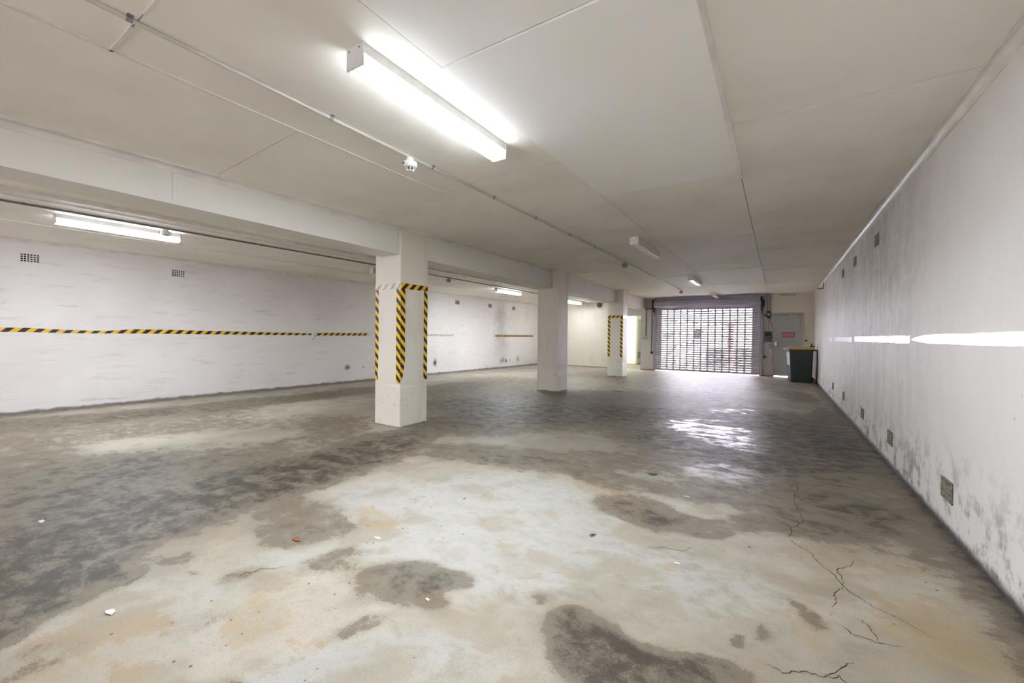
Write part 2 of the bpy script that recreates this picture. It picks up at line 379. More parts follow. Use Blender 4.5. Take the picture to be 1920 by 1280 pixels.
BLOBS = [
('d',1.0,-3.108,0.451,0.164,3.124,2.639,0.743),
('d',0.8,-2.679,0.329,0.044,6.189,4.876,1.366),
('d',0.75,-3.514,0.702,0.206,1.736,1.824,0.525),
('d',0.75,-3.6,1.51,0.348,1.061,1.743,0.237),
('d',0.85,-3.574,2.522,0.549,0.915,1.89,0.02),
('d',0.7,-3.743,3.265,0.864,1.101,1.942,-0.296),
('d',0.55,-2.717,1.591,1.486,3.164,2.637,-0.687),
('d',0.45,-2.389,1.537,2.312,4.208,4.964,-3.117),
('d',0.4,-3.749,1.691,0.491,1.262,1.667,-0.337),
('d',0.55,-4.903,0.981,0.258,1.46,1.038,-0.391),
('d',0.35,-6.739,0.91,0.286,2.277,1.011,-0.519),
('d',0.3,-5.105,1.798,0.37,1.103,1.437,-0.933),
('d',0.55,-8.262,1.501,0.131,0.758,1.385,-0.409),
('d',0.6,-7.921,3.572,0.194,0.446,1.584,-0.197),
('d',0.6,-7.745,5.586,0.49,0.699,1.615,-0.191),
('d',0.5,-5.054,1.403,0.716,2.913,2.336,-0.263),
('d',0.5,-4.695,1.922,1.994,5.125,5.515,-3.786),
('d',0.5,-4.735,2.434,4.061,7.907,6.386,-9.178),
('d',0.4,-4.505,0.735,0.643,5.503,4.417,1.037),
('d',0.5,-4.239,1.144,0.223,0.96,0.903,-0.262),
('d',0.55,-3.809,0.761,0.3,2.093,1.289,0.018),
('d',0.4,-4.174,2.442,0.595,1.119,1.153,-0.275),
('d',0.45,-6.168,9.418,0.482,0.316,0.336,-0.43),
('d',0.5,-2.487,7.332,0.336,0.115,0.251,-0.344),
('d',0.5,-5.228,6.969,0.598,0.45,0.346,-0.463),
('d',0.5,-0.306,5.978,0.661,0.026,0.119,-0.604),
('d',0.45,-4.912,3.463,1.057,1.568,1.333,-0.6),
('d',0.35,0.1,3.951,1.15,-0.075,0.023,-1.462),
('d',0.3,-0.898,4.259,0.802,0.153,0.53,-1.733),
('d',0.3,-1.62,3.976,1.163,0.452,1.177,-3.108),
('d',0.3,0.421,3.335,2.422,-0.528,-1.832,-3.286),
('d',0.3,0.824,3.241,3.722,-1.538,-4.7,-1.499),
('d',0.3,-2.302,0.373,0.286,5.711,8.064,-1.818),
('d',0.4,-5.852,0.855,0.258,1.914,1.293,-0.817),
('d',0.25,-6.635,2.053,0.305,1.026,2.4,-1.102),
('d',0.45,-7.229,2.237,0.192,0.648,0.857,-0.198),
('d',0.35,-5.694,3.33,0.485,0.865,1.477,-0.548),
('d',0.3,-3.926,14.275,0.278,0.077,0.399,-0.49),
('d',0.5,-1.76,13.035,0.31,0.041,0.106,-0.329),  # dark patch painted to tone down daylight on the floor by the roller door
('d',0.75,-1.596,1.54,2.642,2.507,2.389,-5.085),
('d',0.6,-1.379,1.626,5.342,6.186,10.389,-6.116),
('d',0.6,-1.371,1.426,6.439,3.876,1.44,-13.43),
('d',0.3,-1.664,1.356,3.217,5.951,10.251,-3.663),
('d',0.45,-2.057,1.454,2.902,5.347,6.686,-2.942),
('d',0.4,-1.494,1.19,2.608,5.201,12.331,-5.351),
('d',0.3,-0.901,1.714,11.805,6.318,10.146,-15.338),
('d',0.28,-2.093,0.795,1.373,6.153,9.849,-2.655),
('d',0.6,-2.814,0.543,0.433,4.556,5.42,0.047),
('d',0.4,-2.763,0.854,0.799,3.886,6.549,-0.817),
('d',0.5,-2.26,1.07,3.267,11.879,15.322,0.433),
('d',0.4,-2.512,0.931,7.889,21.282,14.334,-21.573),
('d',0.95,-0.588,1.581,3.717,0.55,0.92,-6.632),
('d',0.95,-0.36,1.583,2.894,0.331,2.383,-6.511),
('d',0.6,-0.767,1.61,8.36,2.901,3.886,-11.381),
('d',0.6,-0.197,1.726,8.165,0.144,3.952,-11.185),
('d',0.5,-1.65,0.727,4.143,9.413,10.448,-15.914),
('d',0.5,-0.105,1.952,17.956,-3.664,-7.147,-18.347),
('d',0.6,-0.004,2.074,21.039,-3.234,-0.825,-13.825),
('d',0.55,0.166,2.286,12.011,-3.359,-8.79,-13.609),
('d',0.35,0.111,2.383,9.918,-2.124,-7.617,-18.503),
('d',0.4,-0.921,1.7,19.526,10.773,14.209,-21.48),
('d',0.55,-2.627,3.512,0.957,0.698,0.962,-2.132),
('d',0.5,-1.939,3.544,1.145,0.569,0.62,-3.85),
('d',0.75,-0.864,3.054,2.91,0.601,0.184,-4.187),
('d',0.6,-0.518,2.972,2.523,0.321,1.402,-5.524),
('d',0.6,0.148,3.371,2.029,-0.119,2.157,-4.782),
('d',0.5,-1.048,3.531,1.585,0.383,0.326,-4.664),
('d',0.45,-0.114,3.807,1.551,-0.005,0.42,-2.544),
('d',0.6,0.497,3.972,2.721,-0.496,-1.103,-2.918),
('d',0.5,0.702,3.791,3.194,-0.981,-5.647,-2.547),
('d',0.3,1.07,5.053,4.312,-1.687,-3.216,0.112),
('d',0.45,0.688,5.567,2.124,-0.453,-2.216,-0.602),
('d',0.5,0.116,4.756,1.591,-0.08,0.087,-1.699),
('d',0.7,-3.608,4.816,0.865,0.651,0.645,-0.906),
('d',0.7,-4.661,5.745,0.918,0.747,0.75,-1.028),
('d',0.75,-3.005,6.009,0.699,0.346,0.378,-0.81),
('d',0.7,-1.724,6.931,0.842,0.204,0.402,-1.187),
('d',0.85,-0.381,7.359,0.997,0.047,0.311,-0.913),
('d',0.8,-0.714,5.377,1.021,0.117,0.216,-1.485),
('d',0.7,0.248,6.048,1.721,-0.135,-0.584,-0.754),
('d',0.7,0.673,7.416,2.267,-0.434,-2.324,-0.218),
('d',0.6,-0.341,4.858,1.383,0.07,0.445,-2.282),
('d',0.35,-3.225,8.466,0.697,0.267,0.75,-1.004),
('d',0.55,-6.613,7.355,0.493,0.454,1.257,-0.364),
('d',0.4,-4.488,7.054,0.981,0.626,0.921,-1.24),
('d',0.5,0.422,10.699,2.144,-0.116,-1.089,-0.975),
('s',1,-0.928,3.877,17.835,3.873,6.752,-20.363),
('s',0.9,-0.962,2.467,21.705,8.623,17.7,-26.435),
('s',0.8,-1.995,2.469,31.987,26.03,20.82,-30.77),
('s',1,-0.113,2.86,90.21,4.218,44.217,-66.215),
('s',0.8,-0.952,5.241,16.719,3.097,11.591,-16.619),
('s',0.7,-0.936,6.581,17.439,2.532,9.82,-13.813),
('s',0.8,-3.019,9.253,5.786,1.899,4.21,-5.586),
('s',0.7,-2.184,6.601,16.127,5.379,9.056,-12.575),
('s',0.7,-2.263,4.607,19.62,9.712,13.415,-19.155),
('s',0.5,-1.56,4.275,21.267,6.961,2.809,-30.548),
('s',0.5,-2.262,1.097,5.956,20.929,36.351,1.05),
('s',0.9,-3.295,1.088,16.934,73.686,67.654,11.736),
('t',0.35,-1.851,1.085,1.223,3.718,4.529,-0.612),
('t',0.75,-2.296,1.825,2.751,3.005,1.649,-6.434),
('t',0.6,-1.937,0.94,1.815,8.374,6.047,0.477),
('t',0.6,-2.228,0.519,0.374,3.501,3.874,-0.942),
('t',0.7,-1.252,3.315,3.111,0.983,0.48,-4.992),
('t',0.8,-0.897,3.031,3.717,0.735,-0.442,-5.198),
('t',0.8,0.588,2.484,3.847,-1.449,-1.688,-2.899),
('t',0.6,0.199,2.227,9.499,-2.147,-0.896,-7.562),
('t',0.45,0.573,3.074,3.843,-1.08,-1.439,-2.966),
('t',0.35,-2.651,1.059,0.954,3.395,4.661,-0.713),
('t',0.4,-3.377,3.244,0.97,1.089,2.387,-1.109),
('t',0.6,-0.485,2.339,10.555,1.814,6.29,-13.97),
('t',0.6,0.707,2.351,7.295,-2.995,-1.126,-5.66),
('t',0.5,-1.57,1.061,4.865,11.682,12.731,-5.435),
('t',0.4,0.862,4.339,5.45,-1.452,-3.065,-2.685),
('t',0.5,0.339,2.109,8.333,-2.47,-1.064,-13.245),
('l',0.9,-1.937,2.22,0.789,0.663,0.742,-1.455),
('l',0.7,-1.286,2.039,0.924,0.533,0.839,-1.881),
('l',0.8,-1.582,2.812,1.066,0.559,0.839,-2.169),
('l',0.6,-1.301,1.063,1.159,1.62,3.856,-4.583),
('l',0.3,-2.23,0.746,0.542,2.809,4.096,-0.904),
('l',0.35,-0.342,2.287,1.634,0.12,0.821,-3.131),
('l',0.4,-2.256,1.322,1.195,2.934,3.889,-0.668),
('w',1.0,-0.76,6.2,1.172,0.129,0.394,-2.254),
('w',1.0,-0.289,5.674,1.296,0.036,-0.148,-2.454),
('w',1.0,-0.068,5.409,1.815,-0.032,-0.813,-3.853),
('w',1.0,-0.43,4.29,2.27,0.177,0.627,-2.583),
('w',0.8,-0.208,4.182,3.094,0.086,0.728,-2.833),
('w',0.7,-0.272,3.089,5.38,0.018,-0.875,-7.923),
('w',0.8,-0.391,3.261,9.801,0.654,1.414,-12.149),
('w',0.6,-0.174,3.021,6.854,0.02,1.853,-11.806),
('w',0.8,-1.033,6.65,1.7,0.269,2.527,-3.548),
('w',0.7,-0.578,8.056,1.777,0.124,0.914,-2.052),
('w',0.5,-1.772,11.314,0.666,0.106,0.464,-0.607),
('w',0.8,-4.385,6.702,1.16,0.762,1.499,-2.031),
('w',0.5,-6.131,7.359,0.697,0.593,1.809,-0.799),
('w',0.55,-6.546,2.306,0.221,0.657,1.344,-0.421),
('w',0.5,-6.874,1.377,0.267,1.423,1.937,-0.597),
('w',0.5,-6.655,3.38,0.411,0.84,1.984,-0.525),
('w',0.3,1.227,8.027,5.407,-1.037,-4.23,-1.225),
('w',0.5,0.389,5.143,5.859,-0.714,-4.775,-7.009),
]
SKY = 3.6; EXPOSURE = 4.25
# ------------------------------------------------------------------ dimensions (metres; camera at x=0, y=0)
XR = .95                      # right wall
ZC = 2.70                     # right bay ceiling
ZL = 2.62                     # left bay ceiling
YB = 16.10                    # back wall
YF = -6.0                     # wall behind the camera
LA = -.049                    # left wall is a few degrees out of square
def lx(y): return -9.68 + .049*y
def zc(x, y):
    s = min(max((-2.9-x)/1.3, 0), 1)
    return ZC - s*max(0, .09 - .0154*(max(y,.5)-.5))

# ------------------------------------------------------------------ floor
def make_floor():
    import numpy as np
    xs = np.linspace(-9.95, 1.0, 275)
    ys = np.concatenate([np.arange(YF, 0, .2), np.arange(0, 6, .034), np.arange(6, 16.3, .07), [16.3]])
    nx, ny = len(xs), len(ys)
    XX, YY = np.meshgrid(xs, ys)
    P = np.stack([XX.ravel(), YY.ravel()], 1)
    W = np.zeros_like(P); W2 = np.zeros_like(P)
    for i, (a, b) in enumerate(P):
        v = noise.noise_vector(Vector((a*1.6, b*1.6, .3))); W[i] = v[0], v[1]
        v = noise.noise_vector(Vector((a*6, b*6, 4.3))); W2[i] = v[0], v[1]
    Q = P + W*.10 + W2*.05
    fields = {k: np.zeros(len(P)) for k in 'dtwls'}
    for k, s, cx, cy, a, b, c, d in BLOBS:
        src = P if k == 's' else Q
        if k == 'w': src = P + W*.06
        dx = src[:,0]-cx; dy = src[:,1]-cy
        r = np.hypot(a*dx+b*dy, c*dx+d*dy)
        t = np.clip((1.35-r)/.85, 0, 1); t = t*t*(3-2*t)
        fields[k] = 1-(1-fields[k])*(1-s*t)
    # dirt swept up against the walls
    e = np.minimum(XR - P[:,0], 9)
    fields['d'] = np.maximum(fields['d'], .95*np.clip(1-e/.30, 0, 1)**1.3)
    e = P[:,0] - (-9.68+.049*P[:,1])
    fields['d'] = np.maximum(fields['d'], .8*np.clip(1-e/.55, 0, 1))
    cl_ = np.array([noise.fractal(Vector((q[0]*.8,q[1]*.8,7.)), .8, 2., 5) for q in P]); fields['c'] = np.clip(cl_*.9+.5, 0, 1); cl_ = np.array([noise.fractal(Vector((q[0]*2.2,q[1]*2.6,3.)), .7, 2., 5) for q in P]); fields['m'] = np.clip(cl_*.8+.4, 0, 1)
    me = bpy.data.meshes.new('floor')
    vs = [(float(a), float(b), 0.) for a, b in P]
    fs = [(j*nx+i, j*nx+i+1, (j+1)*nx+i+1, (j+1)*nx+i) for j in range(ny-1) for i in range(nx-1)]
    me.from_pydata(vs, [], fs)
    for k, name in (('d','dark'),('t','tan'),('w','wet'),('l','light'),('s','spot'),('c','cloud'),('m','mottle')):
        at = me.attributes.new(name, 'FLOAT', 'POINT')
        at.data.foreach_set('value', fields[k].astype('f4'))
    me.materials.append(M['floor'])
    o = bpy.data.objects.new('floor', me); COL.objects.link(o)
    return structure(o)
fl_ = make_floor()
CRACKS = [[(.08,3.11),(.12,3.05),(.18,2.98),(.22,2.86),(.27,2.78),(.30,2.66),(.36,2.58),(.40,2.53),(.50,2.49),(.58,2.40)],
          [(.30,2.66),(.31,2.74),(.29,2.84),(.36,2.92),(.38,3.01)],[(.30,2.66),(.25,2.56),(.26,2.50),(.23,2.42)],
          [(.08,3.11),(.10,3.3),(.17,3.45),(.16,3.58),(.12,3.9),(.17,4.2),(.15,4.43)],
          [(-.02,1.86),(.04,1.85),(.12,1.90),(.17,1.91),(.22,1.99),(.27,2.07)],[(.17,1.91),(.20,1.92),(.22,1.95),(.24,1.90)],
          [(.24,2.30),(.30,2.25),(.38,2.25),(.46,2.28)],[(.38,2.25),(.36,2.33),(.33,2.40)],
          [(-2.30,1.02),(-2.31,1.08),(-2.28,1.10),(-2.29,1.14),(-2.24,1.16),(-2.20,1.22)],
          [(-2.72,.62),(-2.70,.70),(-2.72,.78)],[(-3.28,.78),(-3.24,.85),(-3.2,.91),(-3.1,1.0)],[(-.62,2.5),(-.55,2.56),(-.45,2.58),(-.4,2.66)]]
m = MB()
for pl in CRACKS:
    q = []
    for (a0,b0),(a1,b1) in zip(pl, pl[1:]):
        for k in range(5): t = k/5; q.append((a0+(a1-a0)*t+random.uniform(-.007,.007), b0+(b1-b0)*t+random.uniform(-.007,.007)))
    q.append(pl[-1]); vs = []
    for i,(a0,b0) in enumerate(q):
        e = min(i, len(q)-1-i); ww = min(.0005+.0006*e,.0024)*random.uniform(.5,1.2)
        j0, j1 = max(i-1,0), min(i+1,len(q)-1); dx, dy = q[j1][0]-q[j0][0], q[j1][1]-q[j0][1]; L = math.hypot(dx,dy) or 1
        vs += [(a0-dy/L*ww,b0+dx/L*ww,.0006),(a0+dy/L*ww,b0-dx/L*ww,.0006)]
    m.add(vs, [(2*i,2*i+1,2*i+3,2*i+2) for i in range(len(q)-1)])
m.build('crack', M['crack'], fl_)

# ------------------------------------------------------------------ ceilings
def make_ceiling_right():
    m = MB()
    m.box(-4.7, XR+.2, YF-.2, YB+.2, 2.735, 2.80, 1)
    X = [-4.26, -4.185, -2.92, -1.56, -.30, XR+.02]
    first = [f-2.45*3 for f in (.68,1.72,.704,1.73,.79)]
    for c in range(5):
        y = first[c]; k = 0
        cuts = []
        while y < YB: cuts.append(y); y += 2.4505 if c == 2 else 2.443
        cuts.append(YB)
        if c == 3: cuts = [q for q in cuts if not 11 < q < 15.5]; cuts = sorted(cuts + [9.83, 12.70])
        for a, b in zip(cuts, cuts[1:]):
            a0 = max(a, YF); 
            if b <= a0 or b-a0 < .05: continue
            x0, x1 = X[c]+.003, X[c+1]-.003; y0, y1 = a0+(.0035 if a0 < 4 else .007), b-(.0035 if b < 4 else .007)
            mi = 0; dz = [random.uniform(-.002,.002) for _ in range(4)]
            if c == 3 and (b < 4.4 and b > 1.0): mi = 2
            if c == 3 and abs(a-1.73) < .1: dz = [-.006,-.016,-.010,-.003]
            if c == 3 and abs(a-9.83) < .1: mi = 2; dz = [-.008,-.008,-.002,-.002]
            if c == 2 and abs(b-13.005) < .3: mi = 2; dz = [-.006,-.006,-.001,-.001]
            q = [(x0,y0),(x1,y0),(x1,y1),(x0,y1)]
            bot = [(px,py,zc(px,py)+d) for (px,py),d in zip(q,dz)]
            top = [(px,py,zc(px,py)+.02) for px,py in q]
            m.hexa(bot, top, mi)
    return structure(m.build('ceiling_right', [M['ceiling'], M['gap'], M['ceiling_new']]))
make_ceiling_right()

def make_ceiling_left():
    m = MB(); sl = .03
    m.box(-10.2, -4.5, YF-.2, YB+.2, ZL+.03, ZL+.1, 1)
    X = [-9.95, -9.32, -8.10, -6.83, -5.60, -4.5]
    first = [f-2.31*3 for f in (.62,.72,1.70,.55,1.6)]
    for c in range(5):
        y = first[c]; cuts = []
        while y < YB: cuts.append(y); y += 2.31
        cuts.append(YB)
        for a, b in zip(cuts, cuts[1:]):
            a0 = max(a, YF)
            if b-a0 < .05: continue
            y0, y1 = a0+(.003 if a0 < 4 else .006), b-(.003 if b < 4 else .006)
            dz = [random.uniform(-.003,.002) for _ in range(4)]; mi = 0
            f0 = sl if c else .049
            f1 = sl if c < 4 else 0
            q = [(X[c]+f0*y0+.002,y0),(X[c+1]+f1*y0-.002,y0),(X[c+1]+f1*y1-.002,y1),(X[c]+f0*y1+.002,y1)]
            if c == 2 and 5.5 < a < 8.5: dz = [-.012,-.012,0,0]; mi = 2
            m.hexa([(px,py,ZL+d) for (px,py),d in zip(q,dz)], [(px,py,ZL+.02) for px,py in q], mi)
    return structure(m.build('ceiling_left', [M['ceiling'], M['gap'], M['ceiling']]))
make_ceiling_left()

# timber battens and cornices (trim)
def cove(m, x, zt, y0, y1, s=1, w=.055, h=.065, n=6, z1t=None, x1=None):
    """concave cornice strip; s = +1 wall on the -x side, -1 wall on the +x side"""
    prof = [(0,0)] + [(w*(1-math.cos(a)) if False else w*math.cos(a), -h*math.sin(a)) for a in [i*PI/2/n for i in range(n+1)]]
    prof = [(0,0),(w,0),(w,-.006)] + [(w-(w-.006)*math.sin(a), -.006-(h-.012)*(1-math.cos(a))) for a in [i*PI/2/n for i in range(1,n+1)]] + [(.006,-h),(0,-h)]
    z1t = zt if z1t is None else z1t; x1 = x if x1 is None else x1
    vs = [(x+s*a, y0, zt+b) for a,b in prof] + [(x1+s*a, y1, z1t+b) for a,b in prof]
    k = len(prof)
    m.add(vs, [tuple(range(k)), tuple(range(k,2*k))[::-1]] + [(i,(i+1)%k,(i+1)%k+k,i+k) for i in range(k)])
m = MB(); 
for a, b in ((YF,1.25),(1.253,4.2),(4.203,8.6),(8.603,YB)): cove(m, XR, ZC, a, b, -1)
structure(m.build('trim_1', M['trim']))
m = MB(); cove(m, lx(YF)+.0, ZL, YF, YB, 1, .045, .05, x1=lx(YB))
structure(m.build('trim_2', M['trim']))
m = MB()
for a, b in ((YF,.5),(.5,3.83),(4.35,8.29),(8.81,12.63),(13.15,YB)): cove(m, -4.25, zc(-4.25,max(a,.2)), a, b, 1, .03, .05, z1t=zc(-4.25,b))
structure(m.build('trim_3', M['trim']))
m = MB()
m.box(-.313,-.287, YF, 4.262, ZC-.024, ZC+.01); m.box(-.308,-.292, 9.83, 13.0, ZC-.014, ZC+.01)
structure(m.build('trim_4', M['trim']))
m = MB()
m.hexa([(-2.93,YF,ZC-.010),(-2.912,YF,ZC-.010),(-2.90,3.25,ZC-.010),(-2.918,3.25,ZC-.010)], [(-2.93,YF,ZC+.01),(-2.912,YF,ZC+.01),(-2.90,3.25,ZC+.01),(-2.918,3.25,ZC+.01)])
for a, e in ((YF,.5),(.5,1.72)):
    q = [(-4.194,a),(-4.176,a),(-4.176,e),(-4.194,e)]; m.hexa([(u,v,zc(u,v)-.012) for u,v in q], [(u,v,zc(u,v)+.01) for u,v in q])
m.box(-2.92,-2.6, .696,.712, ZC-.010, ZC+.01); m.box(-2.46,-1.56, .70,.716, ZC-.008, ZC+.01)
structure(m.build('trim_5', M['trim']))
m = MB()
def slant(m, x0, x1, z0, z1, sl, y0=YF, y1=YB): m.hexa([(x0+sl*y0,y0,z0),(x1+sl*y0,y0,z0),(x1+sl*y1,y1,z0),(x0+sl*y1,y1,z0)], [(x0+sl*y0,y0,z1),(x1+sl*y0,y0,z1),(x1+sl*y1,y1,z1),(x0+sl*y1,y1,z1)])
slant(m, -6.41, -6.21, ZL-.04, ZL+.005, .03); slant(m, -6.425, -6.395, ZL-.046, ZL+.005, .03)
slant(m, -8.108, -8.092, ZL-.008, ZL+.005, .03)
structure(m.build('trim_6', M['trim']))

# ------------------------------------------------------------------ walls
m = MB(); m.box(XR, XR+.22, YF-.2, YB+.25, -.05, 2.8)
structure(m.build('wall_right', M['wall_right']))
m = MB(); m.box(-.22, 0, YF-.3, YB+.3, -.05, 2.8)
structure(m.build('wall_left', M['wall_left'], loc=(-9.68,0,0), rz=LA))
m = MB(); m.box(-10.1, -8.2, YF-.2, YF, -.05, 2.8); m.box(.3, XR+.2, YF-.2, YF, -.05, 2.8); m.box(-8.2, .3, YF-.2, YF, 2.35, 2.8)  # wide opening added in this unseen wall to let fill daylight in
structure(m.build('wall_front', M['wall_back']))
m = MB(); m.box(-14, 6, -13.2, -13.0, -.05, 6); m.box(-14.2, -14, -13.2, YF-.2, -.05, 6); m.box(6, 6.2, -13.2, YF-.2, -.05, 6)  # unseen courtyard walls, added to bounce skylight into the room
structure(m.build('wall_added_bounce', M['bounce_court']))
m = MB(); m.box(-14, 6, -13, YF-.0, -.10, -.002); structure(m.build('ground_added_bounce', M['bounce_court']))  # unseen ground, added for the same skylight bounce
OX0, OX1 = -5.30, -4.42        # corridor opening
RX0, RX1 = -3.88, -.47         # roller door opening
DX0, DX1 = -.114, .66          # fire door opening
m = MB()
T = .22
m.box(-9.1, OX0, YB, YB+T, -.05, 2.8, 0)
m.box(OX0, OX1, YB, YB+T, 2.06, 2.8, 1)
m.box(OX1, RX0-.02, YB, YB+T, -.05, 2.8, 1)
m.box(RX0-.02, RX1+.02, YB, YB+T, 2.42, 2.8, 0)
m.box(RX1+.02, DX0-.05, YB, YB+T, -.05, 2.8, 1)
m.box(DX0-.05, DX1+.05, YB, YB+T, 2.07, 2.8, 0)
m.box(DX1+.05, XR+.1, YB, YB+T, -.05, 2.8, 0)
structure(m.build('wall_back', [M['wall_back'], M['pier']]))
# thin pilaster in the far left corner
m = MB(); m.bbox(-8.97, -8.90, YB-.045, YB+.01, 0, ZL-.04, .004); structure(m.build('trim_7', M['trim']))

# corridor beyond the opening
m = MB()
m.box(-6.8, -5.38, 18.80, 18.95, -.05, 2.6); m.box(-5.53, -5.38, 18.95, 21.2, -.05, 2.6)
m.box(-6.95, -6.8, YB+T, 18.95, -.05, 2.6); m.box(-5.53, -4.15, 21.2, 21.35, -.05, 2.6)
m.box(-4.30, -4.15, YB+T, 21.2, -.05, 2.6)
structure(m.build('wall_corridor', M['corridor']))
m = MB(); m.box(-6.95, -4.15, YB+T, 21.35, 2.6, 2.7); structure(m.build('ceiling_corridor', M['corridor']))
m = MB(); m.box(-6.95, -4.15, 16.3, 21.35, -.05, 0.0); structure(m.build('floor_corridor', M['pier']))
d3 = MB().box(-5.378, -5.355, 18.98, 19.72, .01, 2.05).build('door_3', M['fire_door']); structure(d3)
m = MB(); m.box(-5.378, -5.345, 18.92, 18.98, 0, 2.11); m.box(-5.378, -5.345, 19.72, 19.78, 0, 2.11); m.box(-5.378, -5.345, 18.98, 19.72, 2.05, 2.11)
m.build('door_frame', M['trim'], d3)
def lattice(y0, y1, z0, z1, nx, nz, bar, t0, t1, mb=None):
    """grille in the y-z plane, thickness t0..t1 along x"""
    m = mb or MB()
    w = (y1-y0-bar)/nx; h = (z1-z0-bar)/nz
    for i in range(nx+1): m.box(t0, t1, y0+i*w, y0+i*w+bar, z0, z1)
    for j in range(nz+1): m.box(t0, t1-.0006, y0, y1, z0+j*h, z0+j*h+bar)
    return m
vg = MB().box(-5.354,-5.348, 19.04,19.44, .28,.55).build('vent', M['void'], d3)
lattice(19.02,19.46,.26,.57, 4, 7, .018, -5.348, -5.340).build('grille', M['vent_grey'], vg)
MB().lathe([(.02,0),(.02,.05),(.028,.05),(.028,.07)], (-5.355,19.64,1.02), 'x').build('door_handle', M['steel'], d3)

# ------------------------------------------------------------------ ceiling beam between the columns
m = MB(); segs = ((YF,3.83),(4.35,8.29),(8.81,12.63),(13.15,YB))
for a, b in segs:
    cuts = [a] + [q for q in (1.40,6.50,10.9) if a < q < b] + [b]
    for p, q in zip(cuts, cuts[1:]):
        g = .0015 if q != b else .006
        m.box(-4.262,-4.25, p+(.0015 if p != a else 0), q-g, 2.352, 2.76)                      # face lining
    m.box(-4.60,-4.262, a, b-.004, 2.33, 2.78)
    m.box(-4.262,-4.241, a, b-.004, 2.31, 2.352)                                                 # lower bead
    for p, q in zip([a]+[q for q in (2.25,) if a < q < b], [q for q in (2.25,) if a < q < b]+[b]):
        m.box(-4.60,-4.262, p+.001, q-.005, 2.31, 2.33)                                         # soffit board
    m.box(-4.72,-4.60, a, b, 2.345, 2.78)
structure(m.build('ceiling_beam', M['beam']))

# ------------------------------------------------------------------ tape strips
def strip(name, pts, frame, mat, parent=None, th=.0015, loc=(0,0,0), rz=0):
    """pts = (s, lo, hi) along the tape; frame(s, h, d) -> point, d off the surface; UV in metres"""
    n = len(pts); vs = []; uv = []
    for d in (th, -0.0012):
        for s, lo, hi in pts:
            vs += [frame(s,lo,d), frame(s,hi,d)]; uv += [(s,lo),(s,hi)]
    fs = []; k = 2*n
    for i in range(n-1):
        a = 2*i
        fs.append((a,a+2,a+3,a+1)); fs.append((k+a,k+a+1,k+a+3,k+a+2))
        fs.append((a,k+a,k+a+2,a+2)); fs.append((a+1,a+3,k+a+3,k+a+1))
    fs.append((0,1,k+1,k)); e = 2*(n-1); fs.append((e,k+e,k+e+1,e+1))
    me = bpy.data.meshes.new(name); me.from_pydata([tuple(v) for v in vs], [], fs)
    bm = bmesh.new(); bm.from_mesh(me); bmesh.ops.recalc_face_normals(bm, faces=list(bm.faces)); bm.to_mesh(me); bm.free()
    ul = me.uv_layers.new(name='UVMap')
    for lp in me.loops: ul.data[lp.index].uv = uv[lp.vertex_index]
    me.materials.append(mat)
    o = bpy.data.objects.new(name, me); COL.objects.link(o); o.location = loc; o.rotation_euler = (0,0,rz)
    if parent: o.parent = parent
    return o

# ------------------------------------------------------------------ columns
def column(x0, x1, y0, y1, label, tapes=None, chips=()):
    t = thing('square_column', label, 'column', ((x0+x1)/2,(y0+y1)/2,0), group='square columns along the beam')
    t['kind'] = 'thing'
    w, d = (x1-x0)/2, (y1-y0)/2
    bm = bmesh.new(); bmesh.ops.create_cube(bm, size=1)
    for v in bm.verts: v.co = Vector((v.co.x*2*w, v.co.y*2*d, (v.co.z+.5)*2.70))
    ed = [e for e in bm.edges if abs(e.verts[0].co.z-e.verts[1].co.z) > 1]
    bmesh.ops.subdivide_edges(bm, edges=ed, cuts=60)
    ed = [e for e in bm.edges if abs(e.verts[0].co.z-e.verts[1].co.z) > .01 and abs(abs(e.verts[0].co.x)-w) < 1e-4 and abs(abs(e.verts[0].co.y)-d) < 1e-4]
    bmesh.ops.bevel(bm, geom=ed, offset=.006, segments=2, affect='EDGES')
    for v in bm.verts:      # knocks on the corners
        for cx, cz, r, dep in chips:
            if abs(v.co.x-cx*w) < .02 and v.co.y < 0 and abs(v.co.z-cz) < r:
                f = dep*(1-abs(v.co.z-cz)/r); v.co.x -= cx*f; v.co.y += f
    MB().frombm(bm).build('shaft', M['column'], t)
    return t, w, d
FR = lambda w, d: (lambda s, h, o: (h, -d-o, s))            # vertical tape on the front face: s = height
FRH = lambda w, d: (lambda s, h, o: (s, -d-o, h))
SI = lambda w, d: (lambda s, h, o: (w+o, h, s))
SIH = lambda w, d: (lambda s, h, o: (w+o, s, h))
def wob(a, b, lo, hi, n=10, amp=.002):
    return [(a+(b-a)*i/n, lo+random.uniform(-amp,amp), hi+random.uniform(-amp,amp)) for i in range(n+1)]
c1, w, d = column(-4.70,-4.20,3.84,4.34, 'cream square column nearest the camera, taped on two faces', chips=((1,.58,.05,.006),))
pt = wob(.615,.90,-w+.002,-w+.068,5); pt[0] = (.615,-w,-w+.07); pt[1] = (.66,-w+.002,-w+.062); pt[2] = (.665,-w+.002,-w+.050); pt = pt[:3]+[(.80,-w+.002,-w+.062)]+wob(.9,1.89,-w+.002,-w+.068,8)
strip('hazard_tape', pt, FR(w,d), M['hazard'], c1)
strip('hazard_tape', wob(.60,1.855,w-.080,w-.004,10), FR(w,d), M['hazard'], c1)
tp = strip('hazard_tape', wob(-w,w-.012,1.852,1.925,10,.003), FRH(w,d), M['hazard_worn'], c1, th=.0026); tp['label'] = 'rubbed pale hazard tape'
strip('hazard_tape', [(.63,-d+.002,-d+.01),(.66,-d+.002,-d+.035),(.75,-d+.002,-d+.055),(.88,-d+.002,-d+.078)]+wob(.95,1.855,-d+.002,-d+.080,8), SI(w,d), M['hazard'], c1)
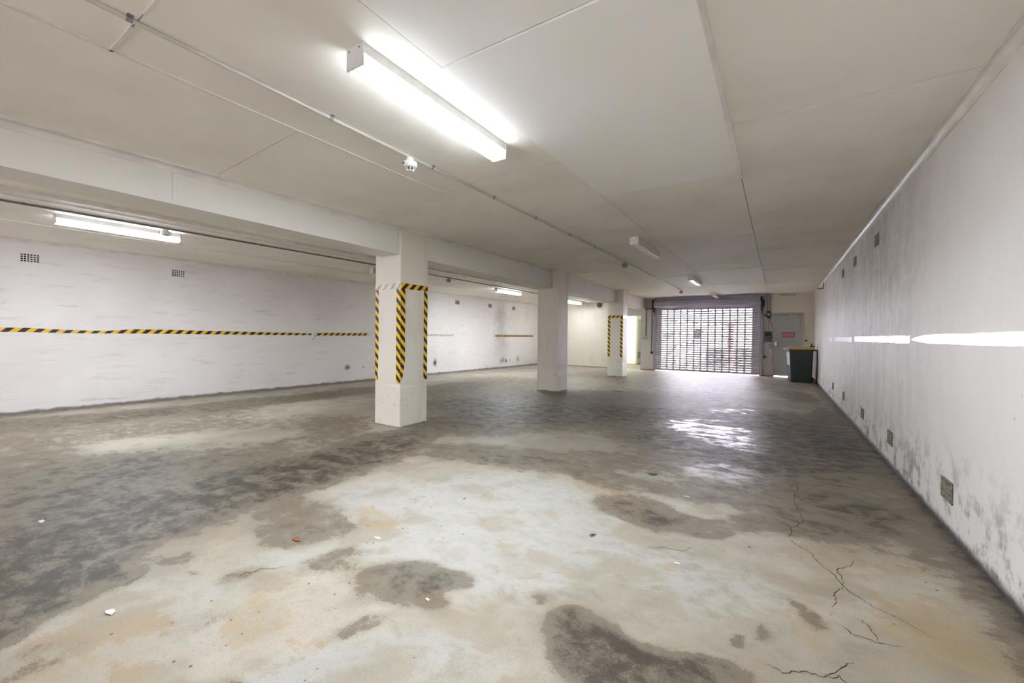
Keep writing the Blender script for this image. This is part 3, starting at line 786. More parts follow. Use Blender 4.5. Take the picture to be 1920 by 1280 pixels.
strip('hazard_tape', wob(.615,1.88,d-.072,d-.002,10), SI(w,d), M['hazard'], c1)
strip('hazard_tape', [(-d+.005,1.852,1.932),(-.1,1.855,1.930),(.1,1.860,1.930),(d-.002,1.866,1.930)], SIH(w,d), M['hazard_up'], c1, th=.0026)
# cornice around the head of the column
m = MB(); m.box(-w-.0,w+.028,-d-.028,d+.03,2.625,2.672); m.build('head_trim', M['trim'], c1)
c2, w2, d2 = column(-4.61,-4.09,8.30,8.80, 'plain cream square column with no tape, second from the camera', chips=((1,.50,.12,.016),))
c3, w3, d3_ = column(-4.50,-4.02,12.64,13.10, 'cream square column taped on one face, farthest from the camera', chips=((1,.45,.10,.014),))
w, d = w3, d3_
strip('hazard_tape', wob(.605,1.83,-w+.002,-w+.078,8), FR(w,d), M['hazard'], c3)
strip('hazard_tape', wob(.60,1.83,w-.080,w-.003,8), FR(w,d), M['hazard'], c3)
strip('hazard_tape', wob(-w,w,1.826,1.902,6), FRH(w,d), M['hazard_up'], c3, th=.0026)
tp = strip('hazard_tape', wob(-d,d,1.826,1.90,6), SIH(w,d), M['silver'], c3, th=.0026); tp['label'] = 'white blank tape'

# ------------------------------------------------------------------ tapes on the walls
LF = lambda s, h, o: (o, s, h)
def lloc(y): return (lx(y), y, 0)
def ltape(label, pts, mat, name='hazard_tape', group='striped tapes along the left wall'):
    y0 = pts[0][0]; k = 1/math.cos(LA)
    o = strip(name, [((s-y0)*k, lo, hi) for s,lo,hi in pts], LF, mat, loc=lloc(y0), rz=LA, th=.002)
    # keep the stripes running on
    return tag(o, label, 'tape', group)
pp = [(-1.0,1.225,1.290),(.6,1.224,1.288),(1.40,1.222,1.288),(1.43,1.222,1.284),(1.75,1.212,1.264),(2.0,1.209,1.257),(2.25,1.210,1.256),(2.45,1.213,1.275),(2.6,1.214,1.289),(3.2,1.212,1.286)]
pp += [(3.2+.25*i, 1.211-.0012*i+random.uniform(-.001,.001), 1.284-.0035*i+random.uniform(-.001,.001)) for i in range(1,10)] + [(5.6,1.202,1.252),(5.80,1.206,1.246)]
ltape('long yellow and black striped tape dipping along the white left wall', pp, M['hazard_wall'])
ltape('short yellow and black striped tape on left wall just before the taped column', [(5.93,1.198,1.254)]+[(6.0+.17*i,1.199,1.266+.0004*i) for i in range(1,8)]+[(7.31,1.20,1.27),(7.36,1.215,1.268)], M['hazard_wall'])
ltape('faded striped tape high up to the far left corner, past the dark wall stain', wob(12.98,15.66,1.186,1.272,14,.003), M['hazard_far'])
ltape('white worn strip of tape with grey flecks on left wall behind the nearest column', wob(9.30,10.72,1.20,1.262,18,.008), M['hazard_worn'])
# torn curls of backing paper
def curl(label, y, z, pts, r=.004):
    o = MB().tube([(.004+abs(a)*.15, a, b) for a,b in pts], r, 6).build('tape_curl', M['plastic_grey'], loc=(lx(y),y,z), rz=LA)
    return tag(o, label, 'tape')
curl('grey loop of loose tape hanging in the gap between two striped tapes', 5.84, 1.22, [(.14,.045),(.06,.04),(.0,.0),(.02,-.03),(.08,-.01),(.12,.02),(.06,-.04),(.0,-.11),(-.03,-.14)])
curl('small grey hook of loose tape at the end of the short striped tape', 7.38, 1.25, [(0,.0),(.02,-.02),(.03,-.05),(.07,-.07)], .0035)

RF = lambda s, h, o: (-o, s, h)
def rtape(label, pts, mat, name='torn_tape'):
    y0 = pts[0][0]
    o = strip(name, [(s-y0,lo,hi) for s,lo,hi in pts], RF, mat, loc=(XR,y0,0), th=.003)
    return tag(o, label, 'tape', 'torn pale tapes along the right wall')
def rag(a, b, lo, hi, n, amp): return [(a+(b-a)*i/n, lo+random.uniform(-amp,amp), hi+random.uniform(-amp,amp)*.8) for i in range(n+1)]
M['silver_far'] = plain('dirty_pale_tape_remnant', (196,192,190), .45, var=.25, vscale=12)
rtape('bright white torn tape with a pointed end, nearest on the right wall', rag(.6,3.4,1.222,1.292,34,.003)+rag(3.5,4.25,1.222,1.289,12,.003)+[(4.33,1.223,1.286),(4.42,1.228,1.284),(4.55,1.234,1.275),(4.66,1.240,1.264),(4.75,1.245,1.250)], M['silver'])
rtape('bright white torn tape with square ends, middle piece on right wall', [(4.80,1.225,1.287)]+rag(4.84,7.80,1.216,1.284,30,.006), M['silver'])
rtape('ragged pale scrap of tape just beyond the long white piece on right wall', [(8.02,1.205,1.285),(8.10,1.192,1.288),(8.2,1.20,1.28)]+rag(8.3,10.3,1.208,1.279,22,.008), M['silver_far'])
rtape('grey end piece of torn tape farthest along the right wall', rag(10.6,12.12,1.205,1.283,10,.003), M['silver_far'])
# ------------------------------------------------------------------ ceiling lights
def make_light(label, loc, rz, lit, L=1.27, dim=False):
    t = thing('ceiling_light', label, 'ceiling light', loc, rz, 'batten lights on the ceiling')
    w = .0625; h = .112
    MB().box(-w+.003, w-.003, .012, L-.012, -.050, 0).build('housing', M['lamp_body'], t)
    prof = [(-w+.004,-.050),(-w+.001,-.092),(-w+.010,-h+.003),(-w+.024,-h),(w-.024,-h),(w-.010,-h+.003),(w-.001,-.092),(w-.004,-.050)]
    dm_ = MB().prism(prof, .012, L-.012); dm_.m = [1 if k in (2,3,7,8,9) else 0 for k in range(len(dm_.f))]
    dm_.build('diffuser', ([M['lamp_dim'], M['lamp_dim_side']] if dim else [M['lamp_on'], M['lamp_side']]) if lit else [M['lamp_off'], M['lamp_off']], t)
    for y0, y1, s in ((0,.012,-1),(L-.012,L,1)):
        m = MB(); m.bbox(-w, w, y0, y1, -h-.002, 0, .003)
        e = m.build('end_cap', M['lamp_body'], t)
        for sx in (-.038,.038):
            yy = y0-.0015 if s < 0 else y1-.0005
            MB().lathe([(.005,yy),(.005,yy+.002)], (sx,0,-.022), 'y', 10).build('screw', M['screw'], e)
    return t
RL = 'batten lights on the ceiling'
make_light('lit white batten light on the near ceiling, largest of all', (-1.818,1.345,ZC), 0, True, 1.30)
make_light('unlit batten light with a pale pinkish diffuser, second along the main bay', (-1.773,6.03,ZC), 0, False)
make_light('unlit batten light third along the main bay, below the white ceiling panels', (-1.735,10.49,ZC), 0, False)
make_light('unlit batten light hanging just in front of the roller door drum', (-1.755,14.70,ZC), 0, False, 1.10)
make_light('lit batten light beyond the beam above the two large left wall vents', (-7.17,1.23,ZL), -.03, True, 1.2)
make_light('unlit batten light half hidden behind the left edge of the nearest column', (-7.16,5.74,ZL), -.03, False)
make_light('lit batten light seen between the nearest and the second column', (-6.86,9.85,ZL), -.03, True)
make_light('lit batten light beside the right edge of the second column, near the back wall', (-6.72,14.22,ZL), -.03, True, dim=True)

# ------------------------------------------------------------------ conduits and smoke detectors
def conduit(label, pts, clips, mat, sag_mat):
    t = thing('ceiling_conduit', label, 'conduit', pts[0])
    o = Vector(pts[0])
    MB().tube([Vector(p)-o for p in pts], .0115, 10).build('pipe', mat, t)
    for p in clips:
        q = Vector(p)-o
        m = MB(); m.bbox(q.x-.030,q.x+.030,q.y-.012,q.y+.012,q.z+.009,q.z+.0125,.001)
        m.lathe([(.0135,-.012),(.0135,.012)], (q.x,q.y,q.z), 'y', 12)
        m.build('clip', sag_mat, t)
    return t
def cx(y): return -2.545 + .0045*y if y < 9 else -2.5045
zz = ZC-.0125
conduit('thin conduit running the length of the main ceiling past three detectors', [(cx(y),y,zz) for y in (YF+.01,.66,2,4,6,8,10,12,13.55)],
        [(cx(y),y,zz) for y in (.675,1.70,2.66,3.57,4.45,5.44,6.38)], M['conduit'], M['plastic_grey'])
def cl(y): return -6.90 + .045*y - .0012*y*y
zz = ZL-.0125
conduit('thin dark conduit on the ceiling beyond the beam, parallel to the left wall', [(cl(y),y,zz) for y in (YF+.01,.9,2.2,3.3,4.2,5.1,7.4,9,11,13,15.6)],
        [(cl(y),y,zz) for y in (.95,3.35,4.26,5.14,8.6)], M['conduit_dark'], M['conduit_dark'])
def detector(label, loc, dark=False):
    t = thing('smoke_detector', label, 'smoke detector', loc, 0, 'smoke detectors under the conduits')
    mm = M['plastic_grey'] if dark else M['plastic_white']
    MB().lathe([(.031,0),(.031,-.030)], n=24).build('mount', mm, t)
    MB().lathe([(.040,-.030),(.054,-.034),(.057,-.050),(.055,-.066),(.046,-.076)], n=28).build('base', mm, t)
    h = MB(); h.lathe([(.030,-.076),(.030,-.084)], n=20)
    hd = h.build('head', M['plastic_grey'], t)
    cg = MB()
    for k in range(8):
        a = 2*PI*k/8
        cg.tube([(.040*math.cos(a),.040*math.sin(a),-.072),(.034*math.cos(a),.034*math.sin(a),-.094),(.020*math.cos(a),.020*math.sin(a),-.101)], .003, 6)
    cg.lathe([(.022,-.098),(.022,-.103)], n=18)
    cg.build('cage', mm, hd)
    MB().lathe([(.007,0),(.007,.004)], (-.020,-.058,-.053), 'y', 10).build('indicator', M['black'], t)
    return t
detector('white smoke detector on the near ceiling conduit beside the big lit light', (cx(2.41),2.41,ZC-.022))
detector('small grey smoke detector on main conduit beside the second ceiling light', (cx(7.95),7.95,ZC-.022), True)
detector('small grey smoke detector at the far end of the main conduit', (cx(13.5),13.5,ZC-.022), True)
detector('white smoke detector beyond the beam beside the far end of a lit light', (cl(2.17),2.17,ZL-.022))
detector('dark smoke detector seen just to the right of the nearest column', (cl(7.55),7.55,ZL-.022), True)

# ------------------------------------------------------------------ air vents in the walls
def air_vent(label, loc, rz, group, mat, w=.205, h=.135):
    t = thing('air_vent', label, 'air vent', loc, rz, group)        # local +x leaves the wall
    MB().box(.0005,.002, -w/2+.004, w/2-.004, -h/2+.004, h/2-.004).build('cavity', M['void'], t)
    lattice(-w/2, w/2, -h/2, h/2, 6, 4, .0105, .002, .008).build('grille', mat, t)
    return t
GL = 'square-holed vents high on the left wall'
for y, lab in ((1.395,'white-barred air vent high on the left wall, nearest the camera'),(3.225,'white-barred air vent on left wall, second from the camera, under the lit light end'),
               (10.87,'small grey air vent on left wall just right of the nearest column'),(12.64,'small grey air vent on left wall beside the dark vertical stain'),(14.18,'small grey air vent nearest the far left corner')):
    air_vent(lab, (lx(y),y,2.348), LA, GL, M['vent_grey'] if y > 9 else M['lamp_body'])
GH = 'dark vents high on the right wall'
for y, lab in ((6.32,'dark air vent high on right wall, biggest of the upper row'),(7.92,'dark air vent high on right wall, second in the upper row'),(9.28,'dark air vent high on right wall, farthest in the upper row')):
    air_vent(lab, (XR,y,2.395), PI, GH, M['vent_brick'])
GW = 'dirty vents low on the right wall'
for y, z, lab in ((3.80,.275,'dirty air vent low on right wall, nearest and largest'),(5.43,.285,'dirty air vent low on right wall, second from the camera'),(7.02,.285,'dirty air vent low on right wall, third from the camera'),
                (8.83,.298,'dirty air vent low on right wall, fourth from the camera'),(10.44,.305,'dirty air vent low on right wall, fifth and closest to the wheelie bin')):
    air_vent(lab, (XR,y,z), PI, GW, M['vent_brick'])

# ------------------------------------------------------------------ roller door
rd = thing('roller_door', 'grey slatted roller door glowing with daylight through rows of slots', 'roller door', ((RX0+RX1)/2, YB, 0))
rd['kind'] = 'thing'
hw = (RX1-RX0)/2; cxx = (RX0+RX1)/2
def make_curtain():
    p = .0812; z0 = .075; n = 28
    xb = [-hw+.02]; hole = [False]
    for k in range(13):
        a = -3.636+.2282*k - cxx
        xb += [a, a+.166]; hole += [True, False]
    xb.append(hw-.02); hole = [False]+[h for k in range(13) for h in (True,False)]
    prof = [(0,0),(.008,.006),(.018,.010),(.031,.0125),(.0445,.0125),(.053,.010),(.066,.006),(.074,.001)]
    rows = []
    for r in range(n):
        for dz, dy in prof: rows.append((z0+r*p+dz, -.02-dy, r, dz))
    rows.append((z0+n*p, -.02, n, 0))
    vs = [(x, y, z) for (z,y,_,_) in rows for x in xb]; k = len(xb); fs = []
    for j in range(len(rows)-1):
        r, dz = rows[j][2], rows[j][3]
        for i in range(k-1):
            if hole[i] and .015 < dz < .04 and 0 <= r < 27: continue
            fs.append((j*k+i, j*k+i+1, (j+1)*k+i+1, (j+1)*k+i))
    m = MB(); m.add(vs, fs, 0, False)
    o = m.build('curtain', M['shutter'], rd)
    md = o.modifiers.new('thickness', 'SOLIDIFY'); md.thickness = .0016
    return o
make_curtain()
MB().bbox(-hw+.02, hw-.02, -.045, -.008, .022, .078, .004).build('bottom_rail', M['rail'], rd)
for s in (-1,1):
    m = MB(); x0, x1 = sorted((s*(hw-.005), s*(hw+.06)))
    xi = s*(hw-.03)
    a, b = sorted((xi, s*(hw+.055)))
    m.box(a,b,-.062,-.050,0,2.44); m.box(a,b,-.004,-.0005,0,2.44)
    a, b = sorted((s*(hw+.035), s*(hw+.055))); m.box(a,b,-.050,-.004,0,2.44)
    m.build('guide_rail', M['rail'], rd)
# coiled curtain on its drum
m = MB(); R_ = .135
for i in range(44):
    pass
prof = []
nseg = 64
ring = []
for k in range(nseg):
    a = 2*PI*k/nseg; r = R_*(1-.09*abs(math.sin(a*5.5))**3)
    ring.append((-.235+r*math.cos(a), 2.455+r*math.sin(a)))
m.prism(ring, -hw+.01, hw-.01, axis='x')
m.build('coil', M['shutter_roll'], rd)
m = MB(); m.box(-hw-.04, hw+.10, -.10, -.001, 2.655, 2.695); m.box(-hw-.04, hw+.08, -.012, -.001, 2.34, 2.66)
m.build('head_flashing', M['shutter_roll'], rd)
for s in (-1,1):
    m = MB(); a, b = sorted((s*(hw+.012), s*(hw+.030)))
    m.prism([(-.34,2.62),(-.001,2.62),(-.001,2.02),(-.06,2.02),(-.10,2.25),(-.34,2.38)], a, b, axis='x')
    m.lathe([(.05,-.02 if s<0 else -.015),(.05,.02)], (s*(hw+.03),-.235,2.475), 'x', 20)
    if s > 0:
        m.box(hw+.0,hw+.055,-.385,-.37,2.14,2.57); m.box(hw+.055,hw+.10,-.36,-.345,2.26,2.50); m.box(hw-.02,hw+.02,-.385,-.37,2.46,2.60); m.box(hw+.0,hw+.03,-.37,-.01,2.15,2.18)
    else:
        m.box(-hw-.035,-hw+.012,-.385,-.37,2.28,2.59); m.box(-hw-.01,-hw+.035,-.385,-.37,2.14,2.31); m.box(-hw-.02,-hw+.01,-.37,-.01,2.28,2.31)
    m.build('bracket', M['bracket'], rd)

# operator beside the door
mt = thing('door_motor', 'round black motor on the wall beside the roller door drum', 'motor', (-.255, YB, 2.02))
MB().lathe([(.062,-.002),(.075,-.03),(.078,-.12),(.070,-.15),(.045,-.165)], axis='y', n=28).build('body', M['black'], mt)
MB().lathe([(.048,-.166),(.050,-.172),(.036,-.176)], axis='y', n=24).build('dial', M['conduit_blue'], mt)
MB().bbox(-.055,.055,-.10,-.02,.070,.115,.006).build('terminal_box', M['black'], mt)
MB().bbox(-.05,.05,-.11,-.03,-.112,-.074,.006).build('foot', M['rubber'], mt)
MB().tube([(-.07,-.06,-.02),(-.10,-.065,-.03),(-.125,-.05,-.01)], .016, 8).build('arm', M['bracket'], mt)
cb = thing('control_box', 'grey control box with dark buttons on pier by the roller door', 'control box', (-.255, YB, 1.30))
MB().bbox(-.115,.115,-.085,-.001,-.175,.175,.012).build('case', M['box_grey'], cb)
cvr = MB().bbox(-.085,.085,-.094,-.085,.02,.135,.004).build('cover', M['bracket'], cb)
for i,(bx,bz) in enumerate(((-.05,-.06),(.0,-.06),(.055,-.06),(-.04,-.12),(.045,-.12))):
    MB().lathe([(.018,-.085),(.018,-.10)], (bx,0,bz), 'y', 16).build('button', M['black'], cb)
MB().lathe([(.022,-.085),(.022,-.118)], (.10,0,-.03), 'y', 16).build('key_switch', M['black'], cb)
pp_ = thing('power_point', 'small pale wall socket under the grey control box', 'socket', (-.195, YB, .985))
MB().bbox(-.045,.045,-.045,-.001,-.06,.06,.01).build('plate', M['plastic_grey'], pp_)
MB().bbox(-.02,.02,-.062,-.045,-.015,.025,.004).build('plug', M['lamp_body'], pp_)
def pipe(name, label, cat, pts, r, mat, grp=None):
    o = Vector(pts[0])
    x = MB().tube([Vector(p)-o for p in pts], r, 10).build(name, mat, loc=o)
    return tag(x, label, cat, grp)
G2 = 'pipes above the door motor'
pipe('wall_conduit','left of two pale blue pipes rising from the motor to the ceiling','conduit',[(-.295,YB-.03,2.15),(-.295,YB-.03,2.685)],.017,M['conduit_blue'],G2)
pipe('wall_conduit','right of two pale blue pipes rising from the motor to the ceiling','conduit',[(-.222,YB-.03,2.15),(-.222,YB-.03,2.685)],.017,M['conduit_blue'],G2)
pipe('wall_conduit','pale blue pipe between the black motor and the grey control box','conduit',[(-.245,YB-.025,1.90),(-.245,YB-.025,1.477)],.014,M['conduit_blue'])
pipe('cable','thin dark cable slanting from the black motor towards the fire door','cable',[(-.215,YB-.03,1.91),(-.17,YB-.02,1.70),(-.125,YB-.02,1.50)],.006,M['black'])
pipe('cable','thin dark cable slanting from the motor down to the control box left side','cable',[(-.30,YB-.03,1.91),(-.335,YB-.02,1.70),(-.36,YB-.02,1.47)],.005,M['plastic_grey'])
pipe('cable','dark cable hanging in a loop from the control box to the low sensor','cable',[(-.15,YB-.02,1.12),(-.128,YB-.02,1.0),(-.13,YB-.02,.8),(-.155,YB-.02,.50),(-.20,YB-.02,.37),(-.255,YB-.02,.36),(-.30,YB-.02,.44),(-.33,YB-.02,.56)],.006,M['plastic_grey'])
pipe('cable','grey cable dropping beside the roller door right rail','cable',[(-.345,YB-.02,1.11),(-.36,YB-.02,.9),(-.372,YB-.02,.67)],.005,M['plastic_grey'])
sn = thing('door_sensor', 'small black sensor low on the pier beside the roller door', 'sensor', (-.355, YB, .62))
MB().bbox(-.035,.035,-.06,-.001,-.035,.035,.006).build('body', M['black'], sn); MB().tube([(.03,-.03,.01),(.07,-.035,.0),(.10,-.03,-.02)], .007, 8).build('lead', M['black'], sn)
bo = MB().lathe([(.014,-.001),(.014,-.03),(.024,-.03),(.024,-.045)], axis='y', n=14).build('latch_bolt', M['rail'], loc=(-.36,YB,.165)); tag(bo, 'small steel bolt near the floor beside roller door right rail', 'bolt')

# left of the roller door
G3 = 'conduits on the pier left of the roller door'
pipe('wall_conduit','grey conduit dropping to the small ledge between doorway and roller door','conduit',[(-4.225,YB-.022,2.31),(-4.225,YB-.022,1.27)],.017,M['conduit_dark'],G3)
pipe('wall_conduit','long grey conduit dropping to the black socket by the roller door','conduit',[(-4.012,YB-.022,2.31),(-4.012,YB-.022,.70)],.017,M['conduit_dark'],G3)
pipe('beam_conduit','white pipe under the end of the beam above the lit doorway','conduit',[(-4.235,13.16,2.30),(-4.235,15.95,2.30)],.024,M['conduit'])
pipe('wall_conduit','white pipe bending down from the ceiling at the roller door left end','conduit',[(-4.06,YB-.08,2.33),(-4.06,YB-.08,2.60),(-4.03,YB-.08,2.655),(-3.95,YB-.13,2.67)],.026,M['conduit'])
sh = MB().bbox(-.115,.105,-.05,-.001,-.022,.0,.004).build('switch_ledge', M['conduit_dark'], loc=(-4.26,YB,1.215)); tag(sh,'narrow grey ledge at the foot of the shorter conduit','ledge')
sk = MB(); sk.bbox(-.055,.055,-.055,-.001,-.045,.045,.006); sk = sk.build('wall_socket', M['black'], loc=(-3.985,YB,.655)); tag(sk,'small black socket box on pier left of the roller door','socket')
el = thing('pipe_fitting','white elbow fitting where the pipes meet above the lit doorway','pipe fitting',(-4.30,YB-.10,2.335))
MB().tube([(-.07,0,.02),(-.02,0,-.01),(.02,0,-.035)], [.03,.036,.028], 12).build('elbow', M['plastic_white'], el)
MB().lathe([(.03,-.012),(.034,0),(.028,.01)], (.02,0,-.035), n=14).build('collar', M['plastic_grey'], el)
MB().box(.0,.30,.03,.101,-.045,-.02).build('strap', M['bracket'], el)

# ------------------------------------------------------------------ fire door
fd = MB().box(DX0+.008, DX1-.008, YB+.03, YB+.07, .028, 2.034).build('door_1', M['fire_door']); structure(fd)
m = MB()
m.box(DX0-.045, DX0+.006, YB-.012, YB+.12, 0, 2.085); m.box(DX1-.006, DX1+.045, YB-.012, YB+.12, 0, 2.085); m.box(DX0+.006, DX1-.006, YB-.012, YB+.12, 2.038, 2.085)
for q in ((DX0+.0,DX0+.03,0,2.038),(DX1-.03,DX1,0,2.038),(DX0,DX1,2.01,2.05)): m.box(q[0],q[1],YB+.071,YB+.11,q[2],q[3])
m.box(DX0-.052, DX0-.03, YB+.02, YB+.12, 0, 2.085); m.box(DX1+.03, DX1+.052, YB+.02, YB+.12, 0, 2.085); m.box(DX0-.05, DX1+.05, YB+.02, YB+.12, 2.06, 2.085)
m.build('door_frame', M['pier'], fd)
MB().bbox(.285,.495,YB-.03,YB+.029,1.925,1.985,.008).build('door_closer', M['steel'], fd)
MB().tube([(.29,YB-.01,1.99),(.12,YB-.03,2.02),(.12,YB-.005,2.035)], .012, 8).build('closer_arm', M['steel'], fd)
MB().box(.10,.40,YB-.012,YB+.028,2.005,2.028).build('closer_track', M['lamp_body'], fd)
hd = MB().bbox(DX0+.035,DX0+.115,YB-.012,YB+.029,.985,1.155,.008).build('lock_plate', M['steel'], fd)
MB().tube([(DX0+.075,YB-.013,1.09),(DX0+.075,YB-.055,1.09),(DX0+.11,YB-.06,1.085),(DX0+.17,YB-.055,1.085)], .011, 8).build('door_handle', M['steel'], hd)
sg = thing('safety_sign','red sign with two lines of white lettering on the grey fire door','sign',(.290,YB+.03,1.364))
MB().bbox(-.175,.175,-.004,0,-.085,.085,.002).build('plate', M['red_sign'], sg)
for txt, zt in (('FIRE SAFETY DOOR', .012),('DO NOT OBSTRUCT', -.052)):
    cu = bpy.data.curves.new('lettering','FONT'); cu.body = txt; cu.size = .052; cu.align_x = 'CENTER'; cu.extrude = .0006
    cu.offset = .0012
    o = bpy.data.objects.new('lettering', cu); COL.objects.link(o); cu.materials.append(M['white_ink'])
    o.rotation_euler = (PI/2,0,0); o.scale = (.66,1,1); o.location = (0,-.0048,zt)
    bpy.context.view_layer.update()
    me = bpy.data.meshes.new_from_object(o.evaluated_get(bpy.context.evaluated_depsgraph_get()))
    me.transform(Matrix.Translation((0,-.0048,zt)) @ Matrix.Rotation(PI/2,4,'X') @ Matrix.Diagonal((.66,1,1,1)))
    bpy.data.objects.remove(o); o = bpy.data.objects.new('lettering', me); COL.objects.link(o); o.parent = sg
bt = MB().lathe([(.030,-.001),(.030,-.02),(.022,-.028),(.022,-.045)], axis='y', n=18).build('exit_button', M['black'], loc=(.765,YB+.002,1.185)); tag(bt,'round black knob on the wall to the right of the fire door','button')
wv_ = thing('wall_vent','slim grey vent strip on the wall above the fire door','vent',(.255,YB,2.655))
MB().bbox(-.19,.19,-.03,-.001,-.032,.032,.004).build('frame', M['vent_grey'], wv_)
m = MB()
for k in range(3): m.box(-.175,.175,-.034,-.030,-.022+.016*k,-.012+.016*k)
m.build('louvre', M['lamp_body'], wv_)
wb = thing('wall_bracket','small black bracket high at the far end of right wall','bracket',(XR,12.95,2.60))
MB().bbox(-.012,-.001,-.04,.04,-.10,.06,.002).build('plate', M['bracket'], wb); MB().bbox(-.13,-.012,-.025,.025,-.10,-.085,.002).build('shelf', M['bracket'], wb)

# ------------------------------------------------------------------ fire bell
fb = thing('fire_bell','round red fire bell high on the cream back wall','bell',(-6.09,YB+.002,2.515))
MB().bbox(-.06,.06,-.02,-.001,-.06,.06,.004).build('back_plate', M['bell_dark'], fb)
MB().lathe([(.03,-.02),(.098,-.022),(.103,-.030),(.100,-.05),(.085,-.066)], axis='y', n=36).build('gong', M['bell_dark'], fb)
MB().lathe([(.062,-.066),(.060,-.074),(.045,-.080)], axis='y', n=28).build('face', M['bell_red'], fb)
MB().lathe([(.012,-.080),(.012,-.090)], axis='y', n=14).build('stud', M['bell_dark'], fb)

# ------------------------------------------------------------------ wheelie bin (front to the left, hinge side at the right wall)
wbn = thing('wheelie_bin','dark green wheelie bin with yellow lid in the corner by the fire door','wheelie bin',(.560,14.58,0), math.radians(7))
def loft(m, secs, mi=0):
    n = len(secs[0]); vs = [p for s in secs for p in s]; fs = []
    for j in range(len(secs)-1):
        for i in range(n): fs.append((j*n+i, j*n+(i+1)%n, (j+1)*n+(i+1)%n, (j+1)*n+i))
    fs.append(tuple(range(n))[::-1]); fs.append(tuple(range((len(secs)-1)*n, len(secs)*n)))
    return m.add(vs, fs, mi)
def rrect(x0,x1,y0,y1,z,r=.035,n=4):
    out = []
    for cx_,cy_,a0 in ((x1-r,y1-r,0),(x0+r,y1-r,PI/2),(x0+r,y0+r,PI),(x1-r,y0+r,1.5*PI)):
        for k in range(n+1):
            a = a0+PI/2*k/n; out.append((cx_+r*math.cos(a), cy_+r*math.sin(a), z))
    return out
m = MB()
loft(m, [rrect(-.245,.235,-.235,.235,.012),rrect(-.255,.245,-.245,.245,.03),rrect(-.300,.262,-.275,.275,.86),rrect(-.302,.264,-.277,.277,.90)])
loft(m, [rrect(-.325,.285,-.292,.292,.895),rrect(-.325,.285,-.292,.292,.935)])
m.build('body', M['bin_green'], wbn)
# pale front panel: light on the bin's left face painted as colour
m = MB(); m.hexa([(-.252,-.20,.05),(-.248,-.20,.05),(-.248,.20,.05),(-.252,.20,.05)],[(-.303,-.24,.85),(-.299,-.24,.85),(-.299,.24,.85),(-.303,.24,.85)])
m.build('front_panel', M['bin_sheen'], wbn)
m = MB()
sec = [rrect(-.345,.300,-.305,.305,.936,.04),rrect(-.345,.300,-.305,.305,.955,.04),rrect(-.27,.29,-.255,.255,.990,.06),rrect(-.12,.27,-.18,.18,1.003,.08)]
loft(m, sec); lid = m.build('lid', M['bin_yellow'], wbn)
MB().bbox(-.395,-.340,-.16,.16,.925,.965,.012).build('lid_grip', M['bin_sheen'], lid)
MB().tube([(.30,-.25,.90),(.325,-.25,.93),(.325,.25,.93),(.30,.25,.90)], .014, 10).build('handle', M['bin_green'], wbn)
for s in (-1,1):
    w_ = MB().lathe([(.05,-.022),(.092,-.024),(.10,-.016),(.10,.016),(.092,.024),(.05,.022)], (.185,s*.205,.10), 'y', 28).build('wheel', M['rubber'], wbn)
    MB().lathe([(.045,-.026),(.045,.026)], (.185,s*.205,.10), 'y', 18).build('hub', M['bin_green'], w_)
MB().tube([(.185,-.2,.10),(.185,.2,.10)], .012, 8).build('axle', M['steel'], wbn)
# loose things by the bin
bb = thing('spray_pack','small dark red pack with black trigger top lying on the yellow bin lid','pack',(.835,14.55,.998))
MB().bbox(-.06,.06,-.04,.04,0,.05,.01).build('pack', M['dark_red'], bb); MB().lathe([(.018,.05),(.016,.085),(.024,.087),(.024,.11)], (-.01,0,0), n=14).build('nozzle', M['black'], bb)
MB().bbox(.03,.075,-.03,.03,.05,.062,.004).build('flap', M['paper'], bb)
m = MB()
m.prism([(-.045,.30),(-.012,.30),(-.012,.16),(.012,.10),(.020,.52),(.022,.90),(-.012,.90),(-.016,.74),(-.030,.74)], -.003, .003)
ps = m.build('plastic_sheet', M['paper'], loc=(.903,14.29,0)); tag(ps,'white sheet hanging between the wheelie bin and the right wall','sheet')
m = MB(); m.bbox(-.008,.008,0,.62,0,.93,.003)  # dark slab put in for the shading on the bin's wall side
db = m.build('shade_board', M['rubber'], loc=(.936,14.22,.001)); tag(db,'added thin dark board in place of the shade between bin and right wall','board')

# ------------------------------------------------------------------ litter on the floor
def flat(name, label, cat, pts, loc, mat, curl_=.006, th=.0012, group=None):
    n = len(pts); z = [th + abs(random.uniform(0,curl_)) for _ in pts]
    vs = [(a,b,z[i]) for i,(a,b) in enumerate(pts)] + [(a,b,z[i]-th) for i,(a,b) in enumerate(pts)]
    fs = [tuple(range(n)), tuple(range(n,2*n))[::-1]] + [(i,(i+1)%n,(i+1)%n+n,i+n) for i in range(n)]
    o = MB().add(vs, fs).build(name, mat, loc=loc); return tag(o, label, cat, group)
flat('dry_leaf','single curled orange-brown dry leaf on the pale concrete floor','leaf',[(-.035,0),(-.02,.016),(.0,.02),(.02,.012),(.038,.002),(.02,-.012),(0,-.016),(-.02,-.012)],(-2.43,1.41,0),M['leaf'],.012)
sc_ = 'white scraps on the floor'
flat('paper_scrap','white paper scrap on the floor in the lower left of the photo','paper scrap',[(-.03,-.01),(.0,-.016),(.03,-.004),(.022,.012),(-.012,.014)],(-2.48,.59,0),M['paper'],.006,group=sc_)
flat('paper_scrap','pale scrap on the dark floor at far left, below the left wall','paper scrap',[(-.028,-.012),(.028,-.006),(.026,.012),(-.02,.01)],(-4.04,.63,0),M['paper'],.006,group=sc_)
flat('paper_scrap','thin white scrap right of the orange leaf on the pale floor','paper scrap',[(-.03,-.006),(.02,-.01),(.034,.002),(.0,.009)],(-2.05,1.70,0),M['paper'],.005,group=sc_)
